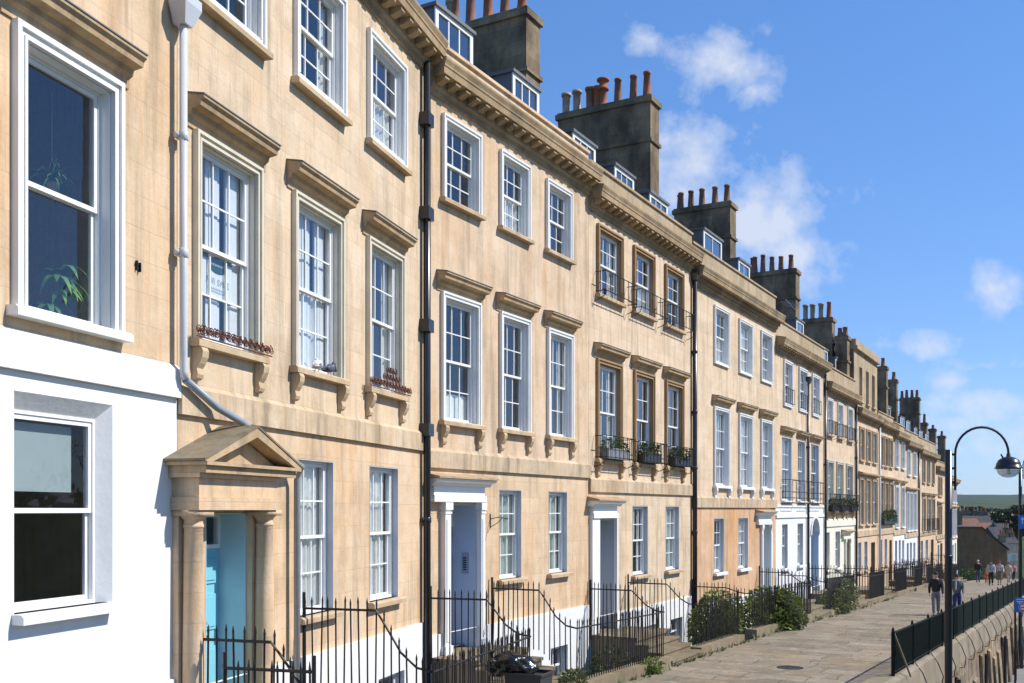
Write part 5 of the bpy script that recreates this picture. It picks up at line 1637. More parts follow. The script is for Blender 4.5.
for k in range(110):
    i = wd.choice([2, 3, 3, 4, 4, 5, 6])
    s = wd.uniform(0, LEN[i]); q = wpos(i, s, -(KERB + 0.06 + abs(wd.gauss(0, 0.07))))
    z = pave(q.x, q.y)
    for _ in range(wd.randint(4, 14)):
        a = wd.uniform(0, 6.28); l = wd.uniform(0.05, 0.16); e = 0.02
        mbw.add([(q.x - e * math.sin(a), q.y + e * math.cos(a), z), (q.x + e * math.sin(a), q.y - e * math.cos(a), z), (q.x + l * math.cos(a), q.y + l * math.sin(a), z + l * wd.uniform(0.4, 1.2))], [(0, 1, 2)])
tag(mbw.build('grass', 'leaf_olive', recalc=False), 'short grass and weeds along the foot of the kerbs', 'grass', kind='stuff')

def planter(label, i, a, b, y, z, h, mat, lmat, seed, n=420, lh=0.28, group='window boxes on the balconies'):
    P = wpos(i, a, y)
    o = thing('window_box', label, 'window box', (P.x, P.y, BASEZ[i] + z), RZ[i], group)
    w = b - a
    m = MB(); m.box(0, w, -0.22, -0.2, 0, h); m.box(0, w, -0.02, 0, 0, h); m.box(0, 0.02, -0.2, -0.02, 0, h); m.box(w - 0.02, w, -0.2, -0.02, 0, h); m.box(0.02, w - 0.02, -0.2, -0.02, 0.01, 0.03); m.box(-0.01, w + 0.01, -0.232, -0.2205, h - 0.03, h + 0.005)
    m.build('trough', mat, o)
    m = MB(); m.box(0.022, w - 0.022, -0.198, -0.022, 0.031, h - 0.03); m.build('soil', 'soil', o)
    m = MB(); rnd = random.Random(seed); leaves(m, [(w * 0.25, -.11, h + lh * .4, w * .28, .14, lh), (w * 0.7, -.11, h + lh * .45, w * .3, .15, lh * 1.1)], n, 0.1, rnd); m.build('foliage', lmat, o, recalc=False)
for k, ((a, b, c, d), lb, mt) in enumerate(zip(ops(3, [(595.8, 620.6), (633, 653.2), (664.6, 682.4)], 0.82, 3.14, 0.15),
        ('grey window box with a wispy plant, leftmost on the first floor of the brown-framed house', 'grey window box with a low bushy plant, middle first-floor balcony of the brown-framed house', 'dark window box with the fullest plant, rightmost first-floor balcony of the brown-framed house'), ('planter_grey', 'planter', 'planter'))):
    planter(lb, 3, a + 0.02, b + 0.08, -0.05, c + HB[3] + 0.005, 0.26, mt, 'leaf_dark', 20 + k, n=160 + 70 * k, lh=0.13 + 0.02 * k)
for k, ((a, b, c, d), lb) in enumerate(zip(ops(6, [(826.6, 832.6), (836.3, 842.3), (846, 851.9)], 0.72, 3.0, 0.08),
        ('leftmost dark planter at the tall windows of the cream house', 'middle dark planter at the tall windows of the cream house', 'rightmost dark planter at the tall windows of the cream house'))):
    planter(lb, 6, a - 0.05, b + 0.2, -0.08, c + HB[6] + 0.005, 0.3, 'planter', 'leaf_dark', 30 + k, n=320, lh=0.2)
a, b = sx(8, 879.5), sx(8, 893)
planter('long trough of hedge along three tall windows, right of the raised attic', 8, a, b, -0.06, HB[8] + 0.62, 0.3, 'planter', 'leaf_dark', 40, n=1500, lh=0.34)

# houseplants in the first window
def blade(mb, p, d, L, w, droop, n=6):
    pts = []
    d = Vector(d).normalized(); side = d.cross(Vector((0, 0, 1))).normalized() * w
    for k in range(n + 1):
        t = k / n
        q = Vector(p) + d * L * t + Vector((0, 0, L * (0.55 * t - droop * t * t)))
        ww = (1 - t) ** 0.6 * min(1, 0.4 + 3 * t)
        pts.append((q - side * ww, q + side * ww))
    for (a, b), (c, e) in zip(pts, pts[1:]): mb.quad(a, b, e, c)
aw0, aw1 = sx(0, 13) + 0.10, sx(0, 119) - 0.10
P = wpos(0, sx(0, 52, 0.58), 0.58)
zc = hgt(0, sx(0, 52, 0.58), 0.58, 186) + BASEZ[0]
o = thing('hanging_plant', 'spider plant hanging in the upper pane of the big white-framed window', 'houseplant', (P.x, P.y, zc - 0.02))
rnd = random.Random(3); m = MB()
for k in range(46):
    a = rnd.uniform(0, 6.28); blade(m, (0, 0, 0.05), (math.cos(a), math.sin(a), rnd.uniform(-0.1, 1.2)), rnd.uniform(0.24, 0.42), 0.013, rnd.uniform(0.7, 1.4))
m.build('foliage', 'leaf_house', o, recalc=False)
m = MB(); m.lathe(0, 0, [(0.05, -0.09), (0.075, 0.03), (0.085, 0.04), (0.08, 0.05), (0.02, 0.045)], 12); m.build('pot', 'buff', o)
m = MB(); m.tube([(0.07, 0, 0.04), (0, 0, 0.3), (0, 0, 0.95)], 0.003, 4); m.tube([(-0.07, 0, 0.04), (0, 0, 0.3)], 0.003, 4); m.build('cord', 'curtain', o)
s_ = sx(0, 44, 0.5); P = wpos(0, s_, 0.5)
zc = BASEZ[0] + HB[0] + 0.36
o = thing('potted_plant', 'broad-leaved pot plant standing inside the sill of the big white-framed window', 'houseplant', (P.x, P.y, zc))
m = MB(); rnd = random.Random(8)
for k in range(15):
    a = rnd.uniform(0, 6.28); h = rnd.uniform(0.25, 0.8)
    bx, by = 0.12 * math.cos(a) , 0.10 * math.sin(a)
    c = Vector((bx * 1.6, by * 1.2, h))
    for q in range(5):
        t = a + (q - 2) * 0.6
        blade(m, c, (math.cos(t), math.sin(t), 0.1), rnd.uniform(0.18, 0.28), 0.045, rnd.uniform(0.9, 1.5), 5)
m.build('foliage', 'leaf_house', o, recalc=False)
m = MB()
for k in range(8):
    a = k * 0.8; m.tube([(0, 0, 0.12), (0.1 * math.cos(a), 0.08 * math.sin(a), 0.25), (0.16 * math.cos(a), 0.12 * math.sin(a), 0.5)], 0.006, 4)
m.build('stem', 'leaf_dark', o)
m = MB(); m.lathe(0, 0, [(0.07, 0.0), (0.095, 0.13), (0.1, 0.15), (0.09, 0.15), (0.02, 0.13)], 12); m.build('pot', 'terracotta', o)
m = MB(); m.box(-0.6, 0.6, -0.16, 0.2, -0.05, -0.002)
t_ = thing('window_shelf', 'white inside ledge carrying the broad-leaved pot plant', 'shelf', (P.x, P.y, zc), RZ[0]); m.build('board', 'white', t_)

# for-sale board in the first window of the porch house
a, b, c, d = ops(1, [(192, 259)], 0.87, 3.12, 0.11)[0]
m = MB()
bw_, bh_ = 0.62, 0.52
P = wpos(1, (a + b) / 2 + 0.04, 0.167)
zc = BASEZ[1] + hgt(1, (a + b) / 2, 0.167, 278)
fs = thing('sale_board', 'white for-sale board with a dark green oval, hung inside the window over the turquoise door', 'sign', (P.x, P.y, zc), RZ[1])
m.box(-bw_ / 2, bw_ / 2, -0.004, 0.004, -bh_ / 2, bh_ / 2); m.build('board', 'paper', fs)
m = MB(); n = 28
m.add([(0.2 * math.cos(2 * math.pi * q / n), -0.0062, 0.15 + 0.10 * math.sin(2 * math.pi * q / n)) for q in range(n)], [tuple(range(n))])
m.box(-bw_ / 2 + 0.005, -0.19, -0.0062, -0.0045, 0.20, 0.255); m.box(0.19, bw_ / 2 - 0.005, -0.0062, -0.0045, 0.20, 0.255); m.build('oval', 'sign_green', fs)
FONT = {'F': ('11111', '10000', '11110', '10000', '10000'), 'O': ('01110', '10001', '10001', '10001', '01110'), 'R': ('11110', '10001', '11110', '10010', '10001'), 'S': ('01111', '10000', '01110', '00001', '11110'),
        'A': ('00100', '01010', '11111', '10001', '10001'), 'L': ('10000', '10000', '10000', '10000', '11111'), 'E': ('11111', '10000', '11110', '10000', '11111')}
m = MB(); x = -0.235; ps = 0.0105
for ch in 'FOR SALE':
    if ch != ' ':
        for r_, row in enumerate(FONT[ch]):
            for q, bit in enumerate(row):
                if bit == '1': m.box(x + q * ps, x + (q + 1.05) * ps, -0.0064, -0.0045, -0.01 - (r_ + 1.05) * ps * 1.4, -0.01 - r_ * ps * 1.4)
    x += ps * (6.2 if ch != ' ' else 3.4)
m.build('lettering', 'sign_grey', fs)
m = MB()
for zz, x0, x1 in ((-0.135, -0.2, 0.2), (-0.17, -0.14, 0.14)):
    x = x0
    while x < x1: m.box(x, x + 0.022, -0.0062, -0.0045, zz - 0.012, zz + 0.012); x += 0.034
for q in range(8): m.box(-0.13 + q * 0.034, -0.108 + q * 0.034, -0.0085, -0.0065, 0.14, 0.165)
m.build('small_print', 'sign_grey', fs)
m = MB(); m.tube([(-0.25, 0, bh_ / 2), (-0.25, 0, bh_ / 2 + 0.9)], 0.003, 4); m.tube([(0.25, 0, bh_ / 2), (0.25, 0, bh_ / 2 + 0.9)], 0.003, 4); m.build('cord', 'curtain', fs)

# ------------------------------------------------------------------ skinned bodies
def skin(name, verts, edges, radii, mat, root=0, sub=1, parent=None, loc=None):
    me = bpy.data.meshes.new(name); me.from_pydata([tuple(v) for v in verts], edges, [])
    o = bpy.data.objects.new(name, me); COL.objects.link(o)
    o.modifiers.new('skin', 'SKIN')
    sv = me.skin_vertices[0].data
    for k, r in enumerate(radii):
        rr = r if isinstance(r, tuple) else (r, r)
        sv[k].radius = rr; sv[k].use_root = (k == root)
    ss = o.modifiers.new('sub', 'SUBSURF'); ss.levels = sub; ss.render_levels = sub
    dg = bpy.context.evaluated_depsgraph_get(); dg.update()
    nm = bpy.data.meshes.new_from_object(o.evaluated_get(dg))
    o.modifiers.clear()
    o.data = nm
    bpy.data.meshes.remove(me)
    nm.materials.clear(); nm.materials.append(M[mat])
    for p in nm.polygons: p.use_smooth = True
    if parent: o.parent = parent
    return o

M['skin'] = simple('skin', (0.50, 0.27, 0.18), 0.5, 0.05)
for nm, c in (('black_cloth', (0.018, 0.018, 0.02)), ('jeans_grey', (0.17, 0.18, 0.20)), ('jeans_blue', (0.05, 0.075, 0.16)), ('royal_blue', (0.02, 0.035, 0.15)), ('grey_coat', (0.13, 0.125, 0.115)), ('white_cloth', (0.42, 0.42, 0.42)),
              ('beige_cloth', (0.46, 0.40, 0.30)), ('olive_cloth', (0.12, 0.12, 0.07)), ('pink_cloth', (0.5, 0.24, 0.24)), ('orange_cloth', (0.55, 0.12, 0.03)), ('hair_white', (0.6, 0.58, 0.55)), ('hair_dark', (0.03, 0.022, 0.017)),
              ('hair_red', (0.2, 0.06, 0.025)), ('hair_blond', (0.35, 0.24, 0.12)), ('shoe', (0.02, 0.018, 0.016)), ('navy', (0.02, 0.025, 0.05)), ('eye', (0.02, 0.015, 0.01))):
    M[nm] = simple(nm, c, 0.85, 0.12, 9.0, 0.05)

def person(label, x, y, h, face, top, legs, hair, stride=0.25, coat=False, swing=0.12, cap=None, skirt=False, scarf=None, lean=0.0, bend=0.0, bag=None, long_hair=False):
    z = pave(x, y)
    o = thing('person', label, 'person', (x, y, z), face, 'people on the raised pavement')
    H = h
    st = stride * H / 1.75
    def S(v): return Vector((v[0] * H, v[1] * H, v[2] * H))
    sg = st / H
    V = [(0, 0, .535), (0, .0, .62), (0, lean * .3, .72), (0, lean * .5, .80), (0, lean * .7 + .004, .855), (0, lean * .8 + .012, .885), (0, lean * .8 + .018, .925), (0, lean * .8 + .012, .965), (0, lean * .8 + .006, .992)]
    E = [(k, k + 1) for k in range(8)]
    Rr = [(.085, .062), (.075, .055), (.088, .06), (.07, .05), .03, (.036, .042), (.043, .053), (.043, .053), (.02, .026)]
    idx = {}
    def ad(n, p, e, r):
        V.append(p); Rr.append(r); E.append((e, len(V) - 1)); idx[n] = len(V) - 1; return len(V) - 1
    for s in (-1, 1):
        f = s * sg * 0.5
        a = ad('hip%d' % s, (s * .05, 0, .50), 0, .05)
        a = ad('knee%d' % s, (s * .052, f * .55 + .012, .285), a, .034)
        a = ad('ank%d' % s, (s * .052, f - (0.03 if f < 0 else 0), .045 + (0.025 if f < 0 else 0)), a, .02)
        a = ad('toe%d' % s, (s * .058, f + .075 - (0.03 if f < 0 else 0), .014 + (0.0 if f < 0 else 0.004)), a, .014)
        g = -s * swing
        a = ad('sh%d' % s, (s * .105, lean * .5, .80), 3, .038)
        a = ad('el%d' % s, (s * .135, g * .35 + lean * .4 - .012, .635), a, .025)
        wr = (s * .135, g * .9 + .03 + lean * .3 + bend * .10, .50 + bend * .10)
        a = ad('wr%d' % s, wr, a, .0165)
        pm = ad('pa%d' % s, (wr[0], wr[1] + .012, wr[2] - .04), a, (.013, .020))
        for q in range(4):
            k1 = ad('f%d%d' % (s, q), (wr[0] - s * .004, wr[1] + .030 - q * .012, wr[2] - .066 + (.004 if q in (0, 3) else 0)), pm, .0052)
            ad('g%d%d' % (s, q), (wr[0] - s * .012, wr[1] + .032 - q * .012, wr[2] - .086 + (.006 if q in (0, 3) else 0)), k1, .0045)
        t1 = ad('t%d' % s, (wr[0] - s * .006, wr[1] + .032, wr[2] - .035), pm, .0055)
        ad('u%d' % s, (wr[0] - s * .012, wr[1] + .042, wr[2] - .058), t1, .0048)
    sc = lambda r: (r[0] * H, r[1] * H) if isinstance(r, tuple) else r * H
    body = skin('body', [S(v) for v in V], E, [sc(r) for r in Rr], 'skin', 0, 1, o)
    # nose, ears, eyes
    hx, hy, hz = V[6]
    fm = MB()
    fm.add([S((hx - .009, hy + .047, hz - .012)), S((hx + .009, hy + .047, hz - .012)), S((hx, hy + .066, hz - .010)), S((hx, hy + .048, hz + .012))], [(0, 1, 2), (0, 2, 3), (1, 3, 2)])
    fm.build('nose', 'skin', o)
    for s in (-1, 1):
        q = MB(); c = S((hx + s * .018, hy + .049, hz + .010)); q.ellipsoid(c, .0065 * H, .004 * H, .005 * H, 6, 4); q.build('eye', 'eye', o)
        q = MB(); c = S((hx + s * .043, hy - .004, hz)); q.ellipsoid(c, .006 * H, .010 * H, .017 * H, 6, 4); q.build('ear', 'skin', o)
    q = MB(); c = S((hx, hy + .047, hz - .026)); q.ellipsoid(c, .013 * H, .004 * H, .004 * H, 6, 4); q.build('mouth', 'pink_cloth', o)
    # clothes: the same chains, fuller
    def sub(names, base, rads, mat, nm, root=0):
        vs = [S(b) for b in base]
        es = []
        rr = list(rads)
        for chain in names:
            prev = chain[0]
            for n, r in chain[1:]:
                vs.append(S(V[idx[n]])); rr.append(r); es.append((prev, len(vs) - 1)); prev = len(vs) - 1
        for k in range(len(base) - 1): es.append((k, k + 1))
        return skin(nm, vs, es, [sc(r) for r in rr], mat, root, 1, o)
    low = .36 if coat else .49
    base = [V[2], V[3], (V[4][0], V[4][1], V[4][2] - .022)] if False else [(0, 0, low), (0, 0, .60), V[2], V[3], (0, V[4][1], .835)]
    sub([[3, ('sh-1', .048), ('el-1', .036), ('wr-1', .028)], [3, ('sh1', .048), ('el1', .036), ('wr1', .028)]], base, [(.118, .085) if coat else (.102, .074), (.1, .074), (.108, .078), (.088, .064), .045], top, 'coat' if coat else 'jacket', 2)
    if skirt:
        sk = MB(); n = 16
        rings = []
        for r, zz in ((.085, .60), (.105, .50), (.13, .30), (.135, .22)):
            rings.append([S((r * math.cos(2 * math.pi * k / n), r * .75 * math.sin(2 * math.pi * k / n) + (0.012 * math.sin(3 * k) if zz < .4 else 0), zz)) for k in range(n)])
        v = [p for r in rings for p in r]; f = [(i * n + k, i * n + (k + 1) % n, (i + 1) * n + (k + 1) % n, (i + 1) * n + k) for i in range(3) for k in range(n)]
        sk.add(v, f); so = sk.build('skirt', legs, o)
    else:
        sub([[0, ('hip-1', .066), ('knee-1', .047), ('ank-1', .037)], [0, ('hip1', .066), ('knee1', .047), ('ank1', .037)]], [V[0], (0, 0, .59)], [(.092, .068), (.085, .062)], legs, 'trousers', 0)
    for s in (-1, 1):
        a, t = V[idx['ank%d' % s]], V[idx['toe%d' % s]]
        q = MB(); c = S(((a[0] + t[0]) / 2, (a[1] + t[1]) / 2 + .004, (a[2] + t[2]) / 2 - .006)); q.ellipsoid(c, .03 * H, .078 * H, .026 * H, 10, 6); q.build('shoe', 'shoe', o, smooth=True)
    q = MB()
    c = S((hx, hy - .008, hz + .026)); q.ellipsoid(c, .049 * H, .056 * H, .048 * H, 12, 8)
    if long_hair:
        q.ellipsoid(S((hx, hy - .04, hz - .035)), .048 * H, .028 * H, .085 * H, 10, 8)
    q.build('cap' if cap else 'hair', cap or hair, o, smooth=True)
    if cap:
        q = MB(); q.ellipsoid(S((hx, hy + .05, hz + .022)), .04 * H, .035 * H, .006 * H, 10, 4); q.build('peak', cap, o, smooth=True)
    if scarf:
        q = MB(); n = 14
        q.tube([S((.05 * math.cos(2 * math.pi * k / n), V[4][1] + .048 * math.sin(2 * math.pi * k / n), .845)) for k in range(n + 1)], .022 * H, 6)
        q.tube([S((.02, V[4][1] + .06, .84)), S((.03, .09, .74)), S((.03, .088, .62))], .02 * H, 6); q.build('scarf', scarf, o)
    if bag:
        q = MB(); c = S((.15, .0, .5)); q.box(c.x - .05 * H, c.x + .05 * H, c.y - .08 * H, c.y + .08 * H, c.z - .08 * H, c.z + .06 * H); q.tube([S((.15, -.06, .55)), S((.12, 0, .82)), S((.15, .06, .55))], .008 * H, 5)
        q.build('bag', bag, o)
    return o

def ground_hit(px, py):
    a = (px - 512) / 1000; b = (py - 510) / 1000
    lo = 8.0
    z = 8.0
    while z < 140:
        if CZ - b * z <= pave(a * z, z): return a * z, z
        z += 0.05
    return a * z, z
def put(px, py): return ground_hit(px, py)
x, y = put(936, 615.5)
person('man in a black jacket and grey jeans striding along the paving towards us', x, y, 1.70, rad(180 - 20), 'black_cloth', 'jeans_grey', 'hair_dark', 0.42, swing=0.14)
x, y = put(957, 615.5)
person('walker in a dark cap, grey padded coat and blue trousers, behind the lamp post', x, y, 1.62, rad(180 - 22), 'grey_coat', 'royal_blue', 'hair_dark', 0.28, coat=False, cap='navy', bend=0.5, scarf='white_cloth')
def far_person(px, py, *a, **k):
    x, y = put(px, py); return person(a[0], x, y, *a[1:], **k)
far_person(978, 582.5, 'white-haired person in a black coat and jeans walking away alone', 1.78, rad(-20), 'black_cloth', 'jeans_blue', 'hair_white', 0.2)
far_person(991, 585.5, 'person in an open grey coat with white sleeves and dark trousers, leading the distant group', 1.75, rad(155), 'white_cloth', 'black_cloth', 'hair_dark', 0.3, scarf='grey_coat')
far_person(999.5, 585, 'red-haired person with a pale scarf and a long dark skirt', 1.72, rad(160), 'white_cloth', 'olive_cloth', 'hair_red', 0.2, skirt=True, scarf='pink_cloth', bend=0.8, long_hair=True)
far_person(1008.5, 582.5, 'person in a long beige coat at the railing side of the distant group', 1.66, rad(170), 'beige_cloth', 'beige_cloth', 'hair_red', 0.2, coat=True, long_hair=True)
far_person(1013.5, 580.5, 'person in a pink top at the back of the distant group', 1.66, rad(165), 'pink_cloth', 'black_cloth', 'hair_dark', 0.25, bag='white_cloth')
far_person(986.3, 583.5, 'small child in an orange coat beside the distant group', 0.95, rad(150), 'orange_cloth', 'orange_cloth', 'hair_blond', 0.15)

# ------------------------------------------------------------------ pigeons
def pigeon(label, i, px, yoff, z, face, cols, L=0.30):
    s = sx(i, px, yoff); P = wpos(i, s, yoff)
    o = thing('pigeon', label, 'pigeon', (P.x, P.y, z), RZ[i] + face, 'pigeons on the sill')
    bodym, headm, tailm = cols
    b = skin('body', [(0, -.11, .085), (0, -.05, .085), (0, .03, .095), (0, .08, .115), (0, .105, .15), (0, .115, .18), (0, .135, .183)], [(k, k + 1) for k in range(6)],
             [(.03, .018), (.055, .045), (.065, .06), (.05, .05), (.032, .032), (.027, .027), (.014, .012)], bodym, 2, 2, o)
    m = MB(); m.ellipsoid((0, .117, .182), .026, .03, .026, 10, 8); m.build('head', headm, o, smooth=True)
    m = MB(); m.add([(-.008, .14, .18), (.008, .14, .18), (0, .14, .19), (0, .168, .174)], [(0, 1, 3), (1, 2, 3), (2, 0, 3)]); m.build('beak', 'bin', o)
    for sgn in (-1, 1):
        m = MB(); m.ellipsoid((sgn * .055, -.03, .09), .016, .10, .042, 10, 6); m.build('wing', tailm, o, smooth=True)
        m = MB(); m.tube([(sgn * .025, .01, .05), (sgn * .025, .015, .0)], .006, 5); m.tube([(sgn * .025, .04, .004), (sgn * .025, -.01, .004)], .005, 4); m.build('leg', 'petal', o)
        m = MB(); m.ellipsoid((sgn * .022, .128, .19), .005, .006, .006, 6, 4); m.build('eye', 'orange_cloth', o)
    m = MB(); m.add([(-.025, -.09, .085), (.025, -.09, .085), (.04, -.2, .06), (-.04, -.2, .06), (-.025, -.09, .07), (.025, -.09, .07), (.04, -.2, .05), (-.04, -.2, .05)], [(0, 1, 2, 3), (4, 5, 6, 7), (0, 1, 5, 4), (2, 3, 7, 6), (0, 3, 7, 4), (1, 2, 6, 5)]); m.build('tail', tailm, o)
    return o
M['pig_grey'] = simple('slate_grey_feathers', (0.07, 0.08, 0.11), 0.5, 0.2, 20); M['pig_white'] = simple('white_feathers', (0.6, 0.6, 0.58), 0.7, 0.08, 20)
M['pig_neck'] = simple('dark_purple_feathers', (0.06, 0.03, 0.07), 0.4, 0.3, 20)
c1 = BASEZ[1] + HB[1] + 0.87
pigeon('white pigeon with dark tail on the middle sill of the porch house', 1, 317, -0.075, c1 - 0.008, rad(-60), ('pig_white', 'pig_white', 'pig_white'))
pigeon('dark grey pigeon beside the white one on the same sill', 1, 329, -0.075, c1 - 0.008, rad(-95), ('pig_grey', 'pig_neck', 'pig_grey'))

# ------------------------------------------------------------------ rubbish
_p = near_front(1, 521, 2.36); bx, bz = _p.x, _p.y
zg = pave(bx, bz)
bn = thing('recycling_box', 'black open recycling box with a blue lid tucked at its foot, under the bin bag', 'recycling box', (bx + 0.12, bz, zg), rad(-25))
m = MB(); w, d, h, t = 0.3, 0.24, 0.95, 0.012
m.add([(-w * .85, -d * .85, 0), (w * .85, -d * .85, 0), (w * .85, d * .85, 0), (-w * .85, d * .85, 0), (-w, -d, h), (w, -d, h), (w, d, h), (-w, d, h)], [(0, 1, 2, 3), (0, 1, 5, 4), (1, 2, 6, 5), (2, 3, 7, 6), (3, 0, 4, 7)])
m.box(-w - .03, w + .03, -d - .03, -d, h - .04, h); m.box(-w - .03, w + .03, d, d + .03, h - .04, h); m.box(-w - .03, -w, -d, d, h - .04, h); m.box(w, w + .03, -d, d, h - .04, h); m.box(-w + .002, w - .002, -d + .002, d - .002, h - .06, h - .05)
m.build('tub', 'bin', bn)
m = MB(); m.box(-w, w, -d - 0.12, -d - 0.085, -0.0, 0.3); m.build('lid', 'bin_blue', bn)
bg = thing('bin_bag', 'shiny black bin bag slumped over the recycling box by the steps', 'bin bag', (bx - 0.16, bz + 0.05, zg + 0.96))
bmm = bmesh.new(); bmesh.ops.create_icosphere(bmm, subdivisions=4, radius=1.0)
for v_ in bmm.verts:
    p = v_.co.copy()
    n1 = noise.noise(p * 1.6 + Vector((3, 1, 2))); n2 = abs(noise.noise(p * 5.0)); n3 = abs(noise.noise(p * 11.0 + Vector((1, 7, 3))))
    n4 = abs(noise.noise(p * 19.0)); r = 1 + 0.25 * n1 - 0.30 * n2 - 0.16 * n3 - 0.06 * n4
    v_.co = Vector((p.x * 0.40 * r, p.y * 0.28 * r, p.z * 0.21 * r + 0.13 - 0.10 * abs(p.x)))
bmm.faces.ensure_lookup_table()
me = bpy.data.meshes.new('sack'); bmm.to_mesh(me); bmm.free(); me.materials.append(M['bag'])
o = bpy.data.objects.new('sack', me); COL.objects.link(o); o.parent = bg
for p in me.polygons: p.use_smooth = True
m = MB(); m.lathe(-0.3, 0.02, [(0.03, 0.16), (0.02, 0.22), (0.06, 0.30), (0.05, 0.31)], 9); m.build('knot', 'bag', bg)

# manhole in the paving
mx, my = put(790, 668)
mh = thing('manhole_cover', 'dark iron cover set in the paving', 'manhole cover', (mx, my, pave(mx, my) + 0.006))
m = MB(); m.lathe(0, 0, [(0.3, -0.01), (0.3, 0.004), (0.26, 0.004), (0.26, 0.0), (0.01, 0.0)], 20); m.build('plate', 'iron', mh)

# ------------------------------------------------------------------ beyond the end of the terrace
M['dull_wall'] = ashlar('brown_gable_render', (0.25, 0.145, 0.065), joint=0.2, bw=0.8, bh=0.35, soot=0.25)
M['tile_roof'] = ashlar('red_brown_tiles', (0.22, 0.11, 0.07), bw=0.3, bh=0.2, blockvar=0.3, orange=0.3)
def block(name, label, px0, px1, ytop, ybot, depth, dep, wallm, roofm, gable=None, chim=(), wins_=(), cat='house'):
    x0, x1 = (px0 - 512) / 1000 * depth, (px1 - 512) / 1000 * depth
    zt, zb = CZ + (510 - ytop) / 1000 * depth, CZ + (510 - ybot) / 1000 * depth
    o = thing(name, label, cat, (x0, depth, zb))
    w = x1 - x0; h = zt - zb
    m = MB()
    pr = [(0, 0), (w, 0), (w, gable[1] * h if gable else h)] + ([(gable[0] * w, h)] if gable else []) + [(0, h)]
    n = len(pr)
    m.add([(x, 0, z) for x, z in pr] + [(x, dep, z) for x, z in pr], [tuple(range(n)), tuple(range(n, 2 * n))] + [(k, (k + 1) % n, n + (k + 1) % n, n + k) for k in range(n) if k in (0, 1, n - 1)])
    m.build('wall', wallm, o)
    r = MB()
    if gable:
        r.prof_y([(gable[0] * w, h + 0.003), (w + 0.2, gable[1] * h - 0.02), (w + 0.2, gable[1] * h + 0.14), (gable[0] * w, h + 0.16), (-0.2, h + 0.16), (-0.2, h + 0.003)], -0.12, dep + 0.1)
    else:
        r.prof_x([(-0.2, h + 0.003), (dep * 0.5, h + dep * 0.34), (dep + 0.2, h + 0.003)], -0.15, w + 0.15)
    ro_ = r.build('roof', roofm, o)
    for (cx, cd, cw, ch, np_) in chim:
        c = MB(); c.box(cx * w - cw / 2, cx * w + cw / 2, cd, cd + 0.6, h - 0.3, h + ch); c.box(cx * w - cw / 2 - 0.06, cx * w + cw / 2 + 0.06, cd - 0.06, cd + 0.66, h + ch, h + ch + 0.15)
        co = c.build('chimney', 'stone_dark', ro_)
        for k in range(np_):
            pm = MB(); pm.lathe(cx * w - cw / 2 + cw * (k + 0.5) / np_, cd + 0.3, [(0.13, h + ch + 0.15), (0.1, h + ch + 0.75), (0.13, h + ch + 0.8), (0.07, h + ch + 0.8)], 8)
            po = pm.build('chimney_pot', RND.choice(['buff', 'terracotta']), ro_)
    for (fx, fz, fw, fh) in wins_:
        f = MB(); f.box(fx * w, fx * w + fw, -0.03, -0.003, fz * h, fz * h + fh); fo = f.build('window', 'white', o)
        g = MB(); g.box(fx * w + 0.1, fx * w + fw / 2 - 0.03, -0.04, -0.031, fz * h + 0.1, fz * h + fh - 0.1); g.box(fx * w + fw / 2 + 0.03, fx * w + fw - 0.1, -0.04, -0.031, fz * h + 0.1, fz * h + fh - 0.1); g.build('pane', 'glass_bright', fo)
    return o
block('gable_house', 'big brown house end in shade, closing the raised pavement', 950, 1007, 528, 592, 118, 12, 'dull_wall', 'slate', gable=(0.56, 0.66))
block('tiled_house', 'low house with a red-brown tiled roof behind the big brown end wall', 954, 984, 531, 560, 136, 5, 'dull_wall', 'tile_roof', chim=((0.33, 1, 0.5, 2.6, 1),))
block('chimney_house', 'dark slate-roofed house with a long row of chimney pots, behind the tiled roof', 955, 996, 524, 552, 168, 6, 'stone_dark', 'slate', chim=((0.28, 2, 3.0, 2.2, 5), (0.75, 2, 2.6, 2.0, 4)))
block('long_roof_house', 'house with a long low brown roof, right of the tiled one', 984, 1014, 534, 556, 150, 5, 'dull_wall', 'tile_roof')
block('cottage', 'small sunlit cottage with pale walls, nearest the brown gable end', 1003.5, 1010.5, 549, 582, 126, 8, 'stone_pale', 'slate', chim=((0.5, 1, 0.7, 1.6, 2),), wins_=((0.12, 0.15, 0.3, 0.9), (0.12, 0.62, 0.3, 0.9), (0.6, 0.62, 0.3, 0.9)))
block('cottage', 'pale cottage with dormer gables on the far side of the road', 1008.5, 1018, 543, 582, 142, 8, 'stone_pale', 'slate', chim=((0.25, 1, 0.7, 2.0, 2), (0.7, 1, 0.7, 1.4, 2)), wins_=((0.2, 0.55, 0.4, 1.0), (0.6, 0.55, 0.4, 1.0)))

